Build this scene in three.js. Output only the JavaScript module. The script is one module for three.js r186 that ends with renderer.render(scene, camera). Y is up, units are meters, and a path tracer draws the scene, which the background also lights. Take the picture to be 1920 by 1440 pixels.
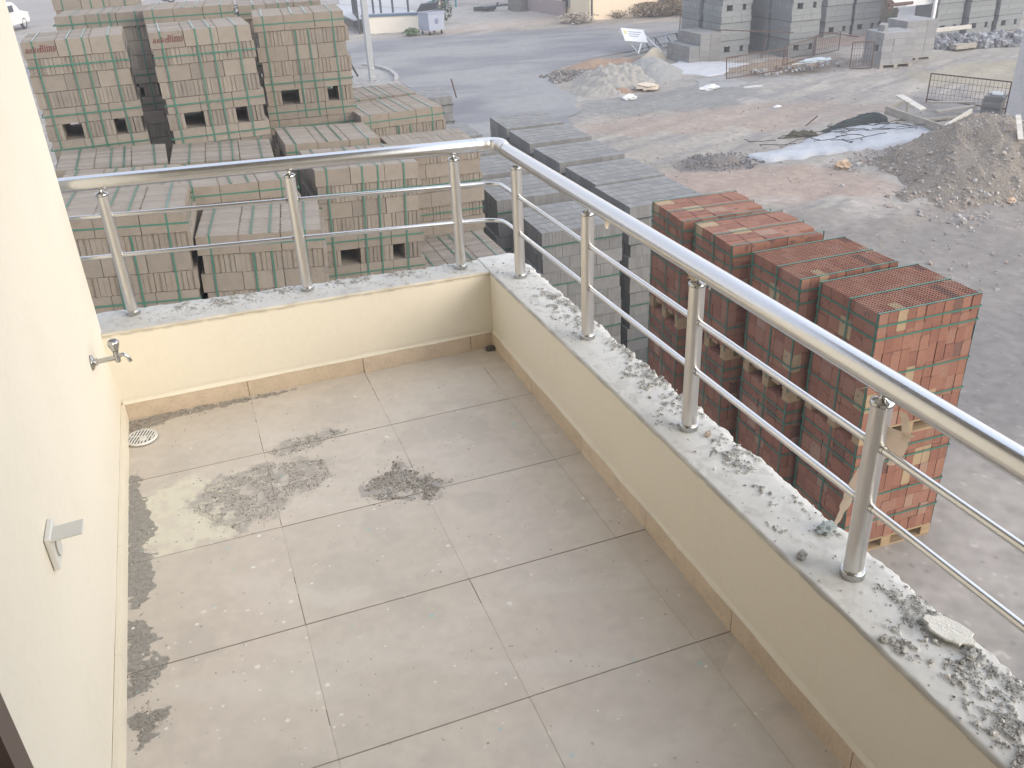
import * as THREE from 'three';
import { mergeGeometries, mergeVertices } from 'three/addons/utils/BufferGeometryUtils.js';
import { RoundedBoxGeometry } from 'three/addons/geometries/RoundedBoxGeometry.js';

// ------------------------------------------------------------------ camera, sky, sun, exposure
const scene = new THREE.Scene();
const camera = new THREE.PerspectiveCamera(46.555, 1024 / 768, 0.05, 1200);
camera.position.set(-0.04398, 1.64405, 2.74994);
camera.rotation.order = 'YXZ';
camera.rotation.set(-0.498513, -0.336521, -0.048427);

const renderer = new THREE.WebGLRenderer({ antialias: true });
renderer.toneMapping = THREE.LinearToneMapping;
renderer.toneMappingExposure = 2.9;
renderer.shadowMap.enabled = true;

const sstep = (a, b, x) => { const t = Math.min(1, Math.max(0, (x - a) / (b - a))); return t * t * (3 - 2 * t); };
const SUN = new THREE.Vector3(0.68, 0.31, 0.66).normalize();
{
  const W = 512, H = 256, d = new Float32Array(W * H * 4);
  const hz = new THREE.Vector3(SUN.x, 0, SUN.z).normalize();
  for (let j = 0; j < H; j++) for (let i = 0; i < W; i++) {
    const el = ((j + 0.5) / H - 0.5) * Math.PI, az = ((i + 0.5) / W - 0.5) * 2 * Math.PI;
    const x = Math.cos(el) * Math.cos(az), y = Math.sin(el), z = Math.cos(el) * Math.sin(az);
    const t = Math.pow(Math.max(0, y), 0.55);
    // horizon haze to bluish zenith
    let r = 0.93 + (0.50 - 0.93) * t, g = 0.92 + (0.585 - 0.92) * t, b = 0.92 + (0.765 - 0.92) * t;
    // broad warm evening glow round the veiled sun
    const c = x * SUN.x + y * SUN.y + z * SUN.z, ch = (x * hz.x + z * hz.z);
    const glow = Math.pow(Math.max(0, c), 3) * 0.75 + Math.pow(Math.max(0, ch), 2) * Math.exp(-Math.abs(y) * 4) * 0.35;
    { const k = 0.62 + 0.38 * sstep(-0.75, 0.55, c); r *= k; g *= k; b *= k; }
    r += 0.98 * glow; g += 0.86 * glow; b += 0.64 * glow;
    if (y < 0) { const k = Math.max(0.35, 1 + y * 3); r *= k; g *= k; b *= k; }
    const o = (j * W + i) * 4; const s = 0.78; d[o] = r * s; d[o + 1] = g * s; d[o + 2] = b * s; d[o + 3] = 1;
  }
  const sky = new THREE.DataTexture(d, W, H, THREE.RGBAFormat, THREE.FloatType);
  sky.mapping = THREE.EquirectangularReflectionMapping; sky.magFilter = THREE.LinearFilter; sky.needsUpdate = true;
  scene.background = sky; scene.environment = sky;
}
const sun = new THREE.DirectionalLight(new THREE.Color(1.0, 0.88, 0.72), 0.6);
sun.position.copy(SUN).multiplyScalar(60); sun.target.position.set(3, -2, -8);
sun.castShadow = true; sun.shadow.radius = 50; sun.shadow.mapSize.set(2048, 2048);
Object.assign(sun.shadow.camera, { left: -40, right: 40, top: 40, bottom: -40, near: 1, far: 160 });
scene.add(sun, sun.target);
scene.fog = new THREE.FogExp2(new THREE.Color(0.80, 0.80, 0.84), 0.0035);

// ------------------------------------------------------------------ helpers
const G = -3.7;
function rng(seed) { let a = seed >>> 0; return () => { a = (a + 0x6D2B79F5) | 0; let t = Math.imul(a ^ (a >>> 15), 1 | a); t = (t + Math.imul(t ^ (t >>> 7), 61 | t)) ^ t; return ((t ^ (t >>> 14)) >>> 0) / 4294967296; }; }
const R0 = rng(7);
const rr = (a, b, f = R0) => a + (b - a) * f();
function h2(x, y, s = 0) { let n = Math.imul(x | 0, 374761393) + Math.imul(y | 0, 668265263) + Math.imul(s | 0, 974634777); n = Math.imul(n ^ (n >>> 13), 1274126177); return ((n ^ (n >>> 16)) >>> 0) / 4294967296; }
function vn(x, y, s = 0, p = 0) { let xi = Math.floor(x), yi = Math.floor(y); const fx = x - xi, fy = y - yi, u = fx * fx * (3 - 2 * fx), v = fy * fy * (3 - 2 * fy); let x1 = xi + 1, y1 = yi + 1; if (p) { xi = ((xi % p) + p) % p; x1 = ((x1 % p) + p) % p; yi = ((yi % p) + p) % p; y1 = ((y1 % p) + p) % p; } const a = h2(xi, yi, s), b = h2(x1, yi, s), c = h2(xi, y1, s), d = h2(x1, y1, s); return a + (b - a) * u + (c - a) * v + (a - b - c + d) * u * v; }
function fbm(x, y, s = 0, o = 4) { let t = 0, a = 0.5, n = 0; for (let k = 0; k < o; k++) { t += a * vn(x, y, s + k); n += a; a *= 0.5; x *= 2.03; y *= 2.03; } return t / n; }
const mixc = (a, b, t) => [a[0] + (b[0] - a[0]) * t, a[1] + (b[1] - a[1]) * t, a[2] + (b[2] - a[2]) * t];
const l2s = v => { v = Math.min(1, Math.max(0, v)); return 255 * (v <= 0.0031308 ? v * 12.92 : 1.055 * Math.pow(v, 1 / 2.4) - 0.055); };
function dtex(w, h, fn, srgb = true, wrap = true) {
  const d = new Uint8Array(w * h * 4);
  for (let j = 0; j < h; j++) for (let i = 0; i < w; i++) { const c = fn((i + 0.5) / w, (j + 0.5) / h), o = (j * w + i) * 4; for (let k = 0; k < 3; k++) d[o + k] = srgb ? l2s(c[k]) : Math.min(255, Math.max(0, c[k] * 255)); d[o + 3] = 255; }
  const t = new THREE.DataTexture(d, w, h, THREE.RGBAFormat); if (srgb) t.colorSpace = THREE.SRGBColorSpace;
  t.magFilter = THREE.LinearFilter; t.minFilter = THREE.LinearMipmapLinearFilter; t.generateMipmaps = true; if (wrap) t.wrapS = t.wrapT = THREE.RepeatWrapping; t.needsUpdate = true; return t;
}
const inPoly = (x, y, p) => { let c = false; for (let i = 0, j = p.length - 1; i < p.length; j = i++) if ((p[i][1] > y) !== (p[j][1] > y) && x < (p[j][0] - p[i][0]) * (y - p[i][1]) / (p[j][1] - p[i][1]) + p[i][0]) c = !c; return c; };
function dPoly(x, y, p) { let m = 1e9; for (let i = 0, j = p.length - 1; i < p.length; j = i++) { const ax = p[j][0], ay = p[j][1], bx = p[i][0] - ax, by = p[i][1] - ay; const t = Math.min(1, Math.max(0, ((x - ax) * bx + (y - ay) * by) / (bx * bx + by * by))); m = Math.min(m, Math.hypot(x - ax - t * bx, y - ay - t * by)); } return inPoly(x, y, p) ? -m : m; }

const used = {};
function numbered(n) { n = n.replace(/_\d+$/, ''); used[n] = (used[n] ?? -1) + 1; return used[n] ? `${n}_${String(used[n]).padStart(3, '0')}` : n; }
function tag(o, label, category, group) { o.userData = { label, category }; if (group) o.userData.group = group; return o; }
function thing(name, label, category, pos = [0, 0, 0], turn = 0, group) { const o = new THREE.Group(); o.name = numbered(name); o.position.set(...pos); o.rotation.y = turn; scene.add(o); return tag(o, label, category, group); }
function mesh(name, geo, mat, parent = scene) { const m = new THREE.Mesh(Array.isArray(geo) ? mg(geo) : geo, mat); m.name = parent === scene ? numbered(name) : name; m.castShadow = m.receiveShadow = true; parent.add(m); return m; }
function struct(name, geo, mat, label) { const m = mesh(name, geo, mat); m.userData = { kind: 'structure', label, category: name.replace(/_/g, ' ') }; return m; }
function stuff(m) { m.userData.kind = 'stuff'; return m; }
function mg(list) { return mergeGeometries(list.map(g => { g = g.index ? g.toNonIndexed() : g; for (const k of Object.keys(g.attributes)) if (!['position', 'normal', 'uv'].includes(k)) g.deleteAttribute(k); return g; })); }
function uvm(g, w, h, d, ou = 0, ov = 0) { const u = g.attributes.uv, s = [[d, h], [d, h], [w, d], [w, d], [w, h], [w, h]]; for (let i = 0; i < u.count; i++) { const f = s[(i / 4) | 0]; u.setXY(i, u.getX(i) * f[0] + ou + ((i / 4) | 0) * 0.37, u.getY(i) * f[1] + ov); } return g; }
// box with uv in metres
function bx(w, h, d, x = 0, y = 0, z = 0, ou = R0() * 5, ov = R0() * 5) { return uvm(new THREE.BoxGeometry(w, h, d), w, h, d, ou, ov).translate(x, y, z); }
function rot(g, x = 0, y = 0, z = 0) { return g.applyMatrix4(new THREE.Matrix4().makeRotationFromEuler(new THREE.Euler(x, y, z, 'YXZ'))); }
const V = (x, y, z) => new THREE.Vector3(x, y, z);
function bar(a, b, w, h) { a = V(...a); b = V(...b); const L = a.distanceTo(b), g = bx(w, h, L); const m = new THREE.Matrix4().lookAt(b, a, Math.abs(b.clone().sub(a).normalize().y) > 0.98 ? V(1, 0, 0) : V(0, 1, 0)); m.setPosition(a.clone().add(b).multiplyScalar(0.5)); return g.applyMatrix4(m); }
function rod(a, b, r, n = 8, r2 = r) { a = V(...a); b = V(...b); const L = a.distanceTo(b), g = new THREE.CylinderGeometry(r2, r, L, n); const q = new THREE.Quaternion().setFromUnitVectors(V(0, 1, 0), b.clone().sub(a).normalize()); return g.applyQuaternion(q).translate((a.x + b.x) / 2, (a.y + b.y) / 2, (a.z + b.z) / 2); }
function lathe(pts, n = 24) { return new THREE.LatheGeometry(pts.map(p => new THREE.Vector2(...p)), n); }
function tube(pts, r, seg = 40, n = 10, closed = false) { return new THREE.TubeGeometry(new THREE.CatmullRomCurve3(pts.map(p => V(...p)), closed, 'centripetal'), seg, r, n, closed); }
function lump(r, seed, sq = 1, det = 1) { let g = new THREE.IcosahedronGeometry(r, det); g.deleteAttribute('uv'); g = mergeVertices(g, 1e-4); const p = g.attributes.position; for (let i = 0; i < p.count; i++) { const k = 0.7 + 0.6 * h2(i, seed, 3); p.setXYZ(i, p.getX(i) * k, p.getY(i) * k * sq, p.getZ(i) * k); } g = g.toNonIndexed(); g.computeVertexNormals(); const uv = new Float32Array(g.attributes.position.count * 2); for (let i = 0; i < g.attributes.position.count; i++) { uv[2 * i] = g.attributes.position.getX(i) * 3 + seed * 0.37; uv[2 * i + 1] = g.attributes.position.getZ(i) * 3; } g.setAttribute('uv', new THREE.BufferAttribute(uv, 2)); return g; }
// height-field sheet; f(u,v) -> [x,y,z], colour optional
function sheet(nu, nv, f, col, uvf) {
  const P = [], U = [], C = [], I = [];
  for (let j = 0; j <= nv; j++) for (let i = 0; i <= nu; i++) { const u = i / nu, v = j / nv, p = f(u, v); P.push(...p); U.push(...(uvf ? uvf(u, v, p) : [p[0], p[2]])); if (col) C.push(...col(u, v, p)); }
  for (let j = 0; j < nv; j++) for (let i = 0; i < nu; i++) { const a = j * (nu + 1) + i, b = a + 1, c = a + nu + 1, d = c + 1; I.push(a, c, b, b, c, d); }
  const g = new THREE.BufferGeometry(); g.setAttribute('position', new THREE.Float32BufferAttribute(P, 3)); g.setAttribute('uv', new THREE.Float32BufferAttribute(U, 2)); if (col) g.setAttribute('color', new THREE.Float32BufferAttribute(C, 3)); g.setIndex(I); g.computeVertexNormals(); return g;
}

// ------------------------------------------------------------------ textures and materials
const P8 = n => (u, v, s) => vn(u * n, v * n, s, n);
const grainT = dtex(512, 512, (u, v) => { let t = 0.55 * vn(u * 9, v * 9, 1, 9) + 0.3 * vn(u * 37, v * 37, 2, 37) + 0.4 * vn(u * 120, v * 120, 3, 120) + 0.45 * vn(u * 256, v * 256, 4, 256); t = t / 1.7; const pit = vn(u * 150, v * 150, 9, 150) > 0.86 ? 0.72 : 1; const k = (0.74 + 0.42 * t) * pit; return [k, k * (0.99 + 0.02 * vn(u * 7, v * 7, 5, 7)), k]; });
const grainB = dtex(512, 512, (u, v) => { const t = 0.5 * vn(u * 90, v * 90, 3, 90) + 0.5 * vn(u * 250, v * 250, 4, 250); const k = vn(u * 150, v * 150, 9, 150) > 0.86 ? 0.2 : t; return [k, k, k]; }, false);
const brickT = dtex(512, 512, (u, v) => { const s = 0.5 * vn(u * 64, v * 3, 1, 64) + 0.5 * vn(u * 180, v * 4, 2, 180); const b = 0.5 * vn(u * 6, v * 6, 3, 6) + 0.5 * vn(u * 40, v * 40, 4, 40); const k = 0.72 + 0.3 * s + 0.3 * (b - 0.5) + 0.12; const soot = sstep(0.78, 0.92, vn(u * 11, v * 11, 6, 11)); return [k * (1 - 0.45 * soot), k * (1 - 0.40 * soot), k * (1 - 0.3 * soot)]; });
const brickB = dtex(256, 256, u => { const k = 0.5 + 0.5 * Math.sin(u * Math.PI * 2 * 40); return [k, k, k]; }, false);
const woodT = dtex(256, 256, (u, v) => { const k = 0.7 + 0.25 * vn(u * 4, v * 60, 1, 60) + 0.2 * vn(u * 16, v * 16, 2, 16); return [k, k * 0.98, k * 0.95]; });
const plasterB = dtex(512, 512, (u, v) => { const k = 0.6 * vn(u * 24, v * 24, 1, 24) + 0.25 * vn(u * 90, v * 90, 2, 90) + 0.15 * vn(u * 230, v * 230, 3, 230); return [k, k, k]; }, false);
const plasterT = dtex(512, 512, (u, v) => { const k = 0.955 + 0.05 * vn(u * 5, v * 5, 1, 5) + 0.03 * vn(u * 60, v * 60, 2, 60); const s = vn(u * 130, v * 130, 7, 130) > 0.94 ? 0.95 : 1; return [k * s, k * s * 0.998, k * s * 0.99]; });
const mortarT = dtex(512, 512, (u, v) => { const t = 0.4 * vn(u * 14, v * 14, 1, 14) + 0.35 * vn(u * 70, v * 70, 2, 70) + 0.35 * vn(u * 220, v * 220, 3, 220); const k = 0.72 + 0.42 * t; return [k, k, k * 0.99]; });
const scratchR = dtex(512, 512, (u, v) => { const a = u * 1 + v * 2; const s = vn(a * 90, v * 2 + 0.5, 1, 90); const k = 0.15 + 0.10 * s + 0.03 * vn(u * 40, v * 40, 3, 40); return [k, k, k]; }, false);
const brushR = dtex(256, 256, (u, v) => { const k = 0.28 + 0.14 * vn(u * 120, v * 2, 1, 120); return [k, k, k]; }, false);
const M = {};
const lin = c => new THREE.Color().setRGB(...c);
function mat(c, rough = 0.9, o = {}) { return new THREE.MeshStandardMaterial({ color: lin(c), roughness: rough, ...o }); }
function rep(t, s, s2 = s) { const c = t.clone(); c.repeat.set(s, s2); c.needsUpdate = true; return c; }
const G2 = rep(grainT, 1.6), GB2 = rep(grainB, 1.6);
const tanC = [[0.275, 0.236, 0.194], [0.305, 0.263, 0.217], [0.245, 0.210, 0.174], [0.288, 0.243, 0.196]];
M.tan = tanC.map(c => mat(c, 0.95, { map: G2, bumpMap: GB2, bumpScale: 0.004 }));
const greyC = [[0.234, 0.232, 0.224], [0.254, 0.252, 0.244], [0.218, 0.216, 0.211]];
M.grey = greyC.map(c => mat(c, 0.95, { map: G2, bumpMap: GB2, bumpScale: 0.004 }));
const BR = rep(brickT, 2.2), BB = rep(brickB, 2);
M.brick = [[0.262, 0.118, 0.076], [0.285, 0.136, 0.089], [0.228, 0.099, 0.066], [0.275, 0.140, 0.097], [0.245, 0.108, 0.071], [0.36, 0.26, 0.155], [0.155, 0.08, 0.06], [0.31, 0.19, 0.135]].map(c => mat(c, 0.9, { map: BR, bumpMap: BB, bumpScale: 0.0012 }));
M.wood = mat([0.36, 0.255, 0.15], 0.85, { map: woodT }); M.greywood = mat([0.36, 0.33, 0.29], 0.9, { map: woodT }); M.palewood = mat([0.60, 0.57, 0.52], 0.9, { map: woodT });
M.strap = new THREE.MeshPhysicalMaterial({ color: lin([0.045, 0.165, 0.115]), roughness: 0.36, clearcoat: 0.7, clearcoatRoughness: 0.2 });
M.strapDark = new THREE.MeshPhysicalMaterial({ color: lin([0.02, 0.13, 0.09]), roughness: 0.4, clearcoat: 0.3, clearcoatRoughness: 0.3 });
M.strapBrick = new THREE.MeshPhysicalMaterial({ color: lin([0.04, 0.155, 0.115]), roughness: 0.45 });
M.strapBlack = mat([0.02, 0.035, 0.035], 0.5);
M.steel = new THREE.MeshPhysicalMaterial({ color: lin([0.66, 0.655, 0.645]), metalness: 1, roughness: 1, roughnessMap: rep(scratchR, 1, 16) });
M.brushed = new THREE.MeshPhysicalMaterial({ color: lin([0.72, 0.70, 0.67]), metalness: 1, roughness: 1, roughnessMap: brushR, anisotropy: 0.4 });
M.chrome = mat([0.50, 0.50, 0.49], 0.14, { metalness: 1 });
const cream = [0.77, 0.72, 0.61];
M.cream = mat(cream, 0.85, { map: plasterT, bumpMap: plasterB, bumpScale: 0.0011 });
M.rust = mat([0.115, 0.072, 0.056], 0.9); M.darkmetal = mat([0.055, 0.06, 0.07], 0.6); M.galv = mat([0.42, 0.45, 0.48], 0.55, { metalness: 0.5 });
M.white = mat([0.78, 0.77, 0.74], 0.7); M.concrete = mat([0.46, 0.44, 0.41], 0.92, { map: rep(mortarT, 0.7), bumpMap: GB2, bumpScale: 0.004 });
M.black = mat([0.02, 0.02, 0.022], 0.6); M.glass = mat([0.03, 0.04, 0.05], 0.08); M.teal = mat([0.06, 0.24, 0.30], 0.5);
M.film = new THREE.MeshPhysicalMaterial({ color: lin([0.78, 0.66, 0.52]), roughness: 0.6, side: THREE.DoubleSide, transmission: 0.25, thickness: 0 });

// ------------------------------------------------------------------ ground
const roadPoly = [[-30, -44], [2, -40], [9, -39.3], [12.8, -38.2], [15.4, -37.7], [18.4, -37.4], [21.2, -36.4], [23.6, -36], [45, -33], [45, -26.5], [31, -30.6], [24, -31.2], [20.3, -31], [16, -29.3], [13.6, -28.2], [12.6, -27.2], [11.8, -25.6], [11.55, -24.1], [11.1, -22.0], [10.2, -20.3], [9.2, -18.6], [8.3, -16.5], [6.4, -16], [6.2, -19.2], [6.3, -23], [7.2, -26.5], [7.6, -29], [7.4, -31.5], [5, -33], [-30, -36]];
function groundColour(x, z) {
  const n1 = fbm(x * 0.35, z * 0.35, 11, 4), n2 = fbm(x * 1.6, z * 1.6, 23, 4), n3 = fbm(x * 9, z * 9, 31, 3);
  let c = mixc([0.39, 0.365, 0.328], [0.475, 0.45, 0.408], n1);
  // ruts running along the track
  const a = 0.42, s = x * Math.sin(a) + z * Math.cos(a), tt = x * Math.cos(a) - z * Math.sin(a);
  const rut = fbm(tt * 0.35, s * 2.6, 41, 4);
  c = mixc(c, [0.33, 0.315, 0.31], sstep(0.48, 0.68, rut) * 0.85);
  c = mixc(c, [0.53, 0.49, 0.455], sstep(0.52, 0.68, fbm(tt * 0.5, s * 2.6, 47, 4)) * 0.8);
  const zone = (px, pz, rx, rz, col, k, ro = 0) => { const dx = x - px, dz = z - pz, ca = Math.cos(ro), sa = Math.sin(ro), u = (dx * ca + dz * sa) / rx, w = (-dx * sa + dz * ca) / rz; const d = Math.sqrt(u * u + w * w) + (n2 - 0.5) * 0.9 + (n1 - 0.5) * 0.5; c = mixc(c, col, k * (1 - sstep(0.7, 1.08, d))); };
  zone(11.0, -12.2, 3.2, 1.6, [0.47, 0.365, 0.305], 0.8, 0.5);       // reddish soil
  zone(14, -17.6, 5, 1.7, [0.46, 0.375, 0.32], 0.7, 0.2);
  zone(9.4, -9.4, 2.4, 2.2, [0.36, 0.325, 0.30], 0.75); zone(12.5, -8.2, 3.0, 1.6, [0.34, 0.305, 0.28], 0.8); zone(9.7, -7.2, 0.9, 0.8, [0.33, 0.335, 0.35], 0.7);
  zone(9.6, -6.2, 3.4, 4.4, [0.315, 0.295, 0.28], 0.8); zone(8.6, -4.2, 2.4, 3.0, [0.285, 0.275, 0.27], 0.8);             // dark compacted ground
  zone(7.2, -1.3, 2.2, 2.0, [0.46, 0.43, 0.40], 0.75);
  zone(10.9, -14.2, 1.0, 0.9, [0.22, 0.21, 0.21], 0.75);             // spilled dark gravel
  zone(13.5, -20.6, 4.0, 1.5, [0.30, 0.31, 0.31], 0.75, 0.1);
  zone(17.5, -22.2, 3.2, 1.4, [0.36, 0.37, 0.37], 0.6, 0.1);
  zone(13.9, -26.8, 3.6, 1.2, [0.29, 0.215, 0.175], 0.9, -0.35);     // brown soil strip by the road
  zone(12.8, -22.6, 0.9, 0.7, [0.27, 0.20, 0.16], 0.9);
  zone(19.5, -23.2, 3.2, 1.3, [0.27, 0.22, 0.18], 0.75);
  zone(26, -26.8, 7, 1.3, [0.30, 0.20, 0.165], 0.6);
  zone(23.5, -18.6, 2.6, 2.2, [0.45, 0.41, 0.29], 0.6);
  zone(19.2, -16.2, 1.6, 1.2, [0.25, 0.25, 0.26], 0.7);
  zone(18, -41, 9, 2.4, [0.60, 0.50, 0.44], 0.7);
  zone(7, -33.5, 5, 4.5, [0.50, 0.49, 0.475], 0.8); zone(13, -45, 9, 5, [0.58, 0.56, 0.54], 0.8);
  zone(7.1, -29.6, 1.6, 2.5, [0.46, 0.46, 0.455], 0.9);
  const k = 0.78 + 0.46 * n3 * (0.7 + 0.6 * n2);
  const peb = vn(x * 14, z * 14, 77) > 0.93 ? 1.32 : vn(x * 17, z * 17, 79) > 0.94 ? 0.70 : 1;
  const q = 0.63 * k * peb; return [c[0] * q * 1.04, c[1] * q, c[2] * q * 0.95];
}
const GX0 = -22, GX1 = 42, GZ0 = -62, GZ1 = 4;
{
  const t = dtex(2048, 2048, (u, v) => groundColour(GX0 + u * (GX1 - GX0), GZ0 + v * (GZ1 - GZ0)), true, false);
  const b = dtex(512, 512, (u, v) => { const k = 0.5 * vn(u * 30, v * 30, 1, 30) + 0.3 * vn(u * 90, v * 90, 2, 90) + 0.3 * vn(u * 200, v * 200, 3, 200); return [k, k, k]; }, false);
  b.repeat.set(16, 16);
  const g = sheet(256, 264, (u, v) => { const x = GX0 + u * (GX1 - GX0), z = GZ0 + v * (GZ1 - GZ0); const free = sstep(7.8, 8.6, x) * (1 - sstep(40, 42, x)) * sstep(-60, -57, z); const inRoad = dPoly(x, z, roadPoly); const k = free * sstep(-0.2, 1.0, inRoad); const a = 0.42, s = x * Math.sin(a) + z * Math.cos(a), tt = x * Math.cos(a) - z * Math.sin(a); const bay = sstep(3.55, 3.8, x) * (1 - sstep(7.15, 7.4, x)) * sstep(-9.5, -9.25, z) * (1 - sstep(-6.0, -5.75, z)); return [x, G - 1.37 * bay + k * (0.16 * (fbm(tt * 0.3, s * 1.6, 91, 3) - 0.5) + 0.022 * (fbm(x * 1.7, z * 1.7, 92, 3) - 0.5)), z]; }, null, (u, v) => [u, v]);
  struct('ground', g, mat([1, 1, 1], 0.97, { map: t, bumpMap: b, bumpScale: 0.003 }), 'dusty rutted bare ground of the yard, beige and grey');
  const far = dtex(512, 512, (u, v) => { const k = 0.85 + 0.3 * (0.6 * vn(u * 9, v * 9, 1, 9) + 0.4 * vn(u * 50, v * 50, 2, 50) - 0.5); return [0.31 * k, 0.28 * k, 0.25 * k]; });
  far.repeat.set(50, 50);
  const fg = new THREE.PlaneGeometry(1600, 1600).rotateX(-Math.PI / 2).translate(0, G - 1.6, 0);
  struct('terrain', fg, mat([1, 1, 1], 0.97, { map: far }), 'open dry land round the yard');
  // asphalt road with a ragged dusty edge
  const outline = []; for (let i = 0; i < roadPoly.length; i++) { const a = roadPoly[i], c = roadPoly[(i + 1) % roadPoly.length], L = Math.hypot(c[0] - a[0], c[1] - a[1]), n = Math.max(1, Math.round(L / 0.35)); for (let k = 0; k < n; k++) { const x = a[0] + (c[0] - a[0]) * k / n, z = a[1] + (c[1] - a[1]) * k / n; outline.push(new THREE.Vector2(x + (fbm(x * 1.5, z * 1.5, 5) - 0.5) * 0.7, -(z + (fbm(x * 1.5, z * 1.5, 9) - 0.5) * 0.7))); } }
  const rg = new THREE.ShapeGeometry(new THREE.Shape(outline)).rotateX(-Math.PI / 2); rg.translate(0, G + 0.012, 0);
  const ru = rg.attributes.uv, rp = rg.attributes.position; for (let i = 0; i < ru.count; i++) ru.setXY(i, (rp.getX(i) + 30) / 80, (rp.getZ(i) + 50) / 40);
  const rt = dtex(2048, 1024, (u, v) => { const x = u * 80 - 30, z = v * 40 - 50; const n = fbm(x * 0.3, z * 0.5, 61, 4), m = fbm(x * 6, z * 6, 62, 3), st = fbm((x * 0.25 + z * 0.12), (z * 1.3 - x * 0.35), 66, 4); let c = mixc([0.335, 0.335, 0.348], [0.47, 0.46, 0.452], sstep(0.35, 0.68, n)); c = mixc(c, [0.50, 0.48, 0.47], 0.55 * sstep(0.52, 0.7, st)); c = mixc(c, [0.26, 0.265, 0.285], 0.8 * sstep(0.50, 0.66, fbm(x * 0.25 + 3, z * 0.3, 68, 3)) * sstep(-33, -29, z)); const k = 0.58 * (0.88 + 0.24 * m); return [c[0] * k, c[1] * k, c[2] * k]; }, true, false);
  struct('asphalt_road', rg, mat([1, 1, 1], 0.93, { map: rt, bumpMap: rep(grainB, 60), bumpScale: 0.006 }), 'dusty grey asphalt road bending past the yard');
}

// ------------------------------------------------------------------ balcony: floor tiles
const gritPatches = {
  wide: [[-0.26, 0.25], [-0.19, 0.12], [-0.03, 0.07], [0.1, 0.1], [0.18, 0.13], [0.19, 0.22], [0.14, 0.29], [0.05, 0.30], [-0.02, 0.38], [-0.12, 0.43], [-0.17, 0.36]],
  small: [[0.26, 0.38], [0.30, 0.32], [0.38, 0.29], [0.40, 0.24], [0.44, 0.31], [0.53, 0.42], [0.46, 0.50], [0.38, 0.46], [0.31, 0.44]],
  streak: [[0.01, 0.01], [0.08, -0.05], [0.24, -0.06], [0.31, -0.03], [0.18, 0.03], [0.06, 0.05]],
  skirt: [[-0.445, -0.43], [-0.3, -0.437], [0.0, -0.436], [0.16, -0.42], [0.12, -0.405], [0.0, -0.405], [-0.12, -0.40], [-0.28, -0.385], [-0.40, -0.34], [-0.445, -0.32]],
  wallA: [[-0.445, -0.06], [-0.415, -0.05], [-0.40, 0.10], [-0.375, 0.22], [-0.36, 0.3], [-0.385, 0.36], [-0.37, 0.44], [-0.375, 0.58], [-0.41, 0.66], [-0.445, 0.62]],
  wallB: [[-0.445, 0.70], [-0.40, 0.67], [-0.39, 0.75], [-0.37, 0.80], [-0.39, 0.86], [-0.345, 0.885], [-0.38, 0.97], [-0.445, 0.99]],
  wallC: [[-0.425, 1.05], [-0.39, 1.0], [-0.385, 1.04], [-0.345, 1.05], [-0.365, 1.10], [-0.41, 1.14], [-0.42, 1.10]],
};
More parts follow.
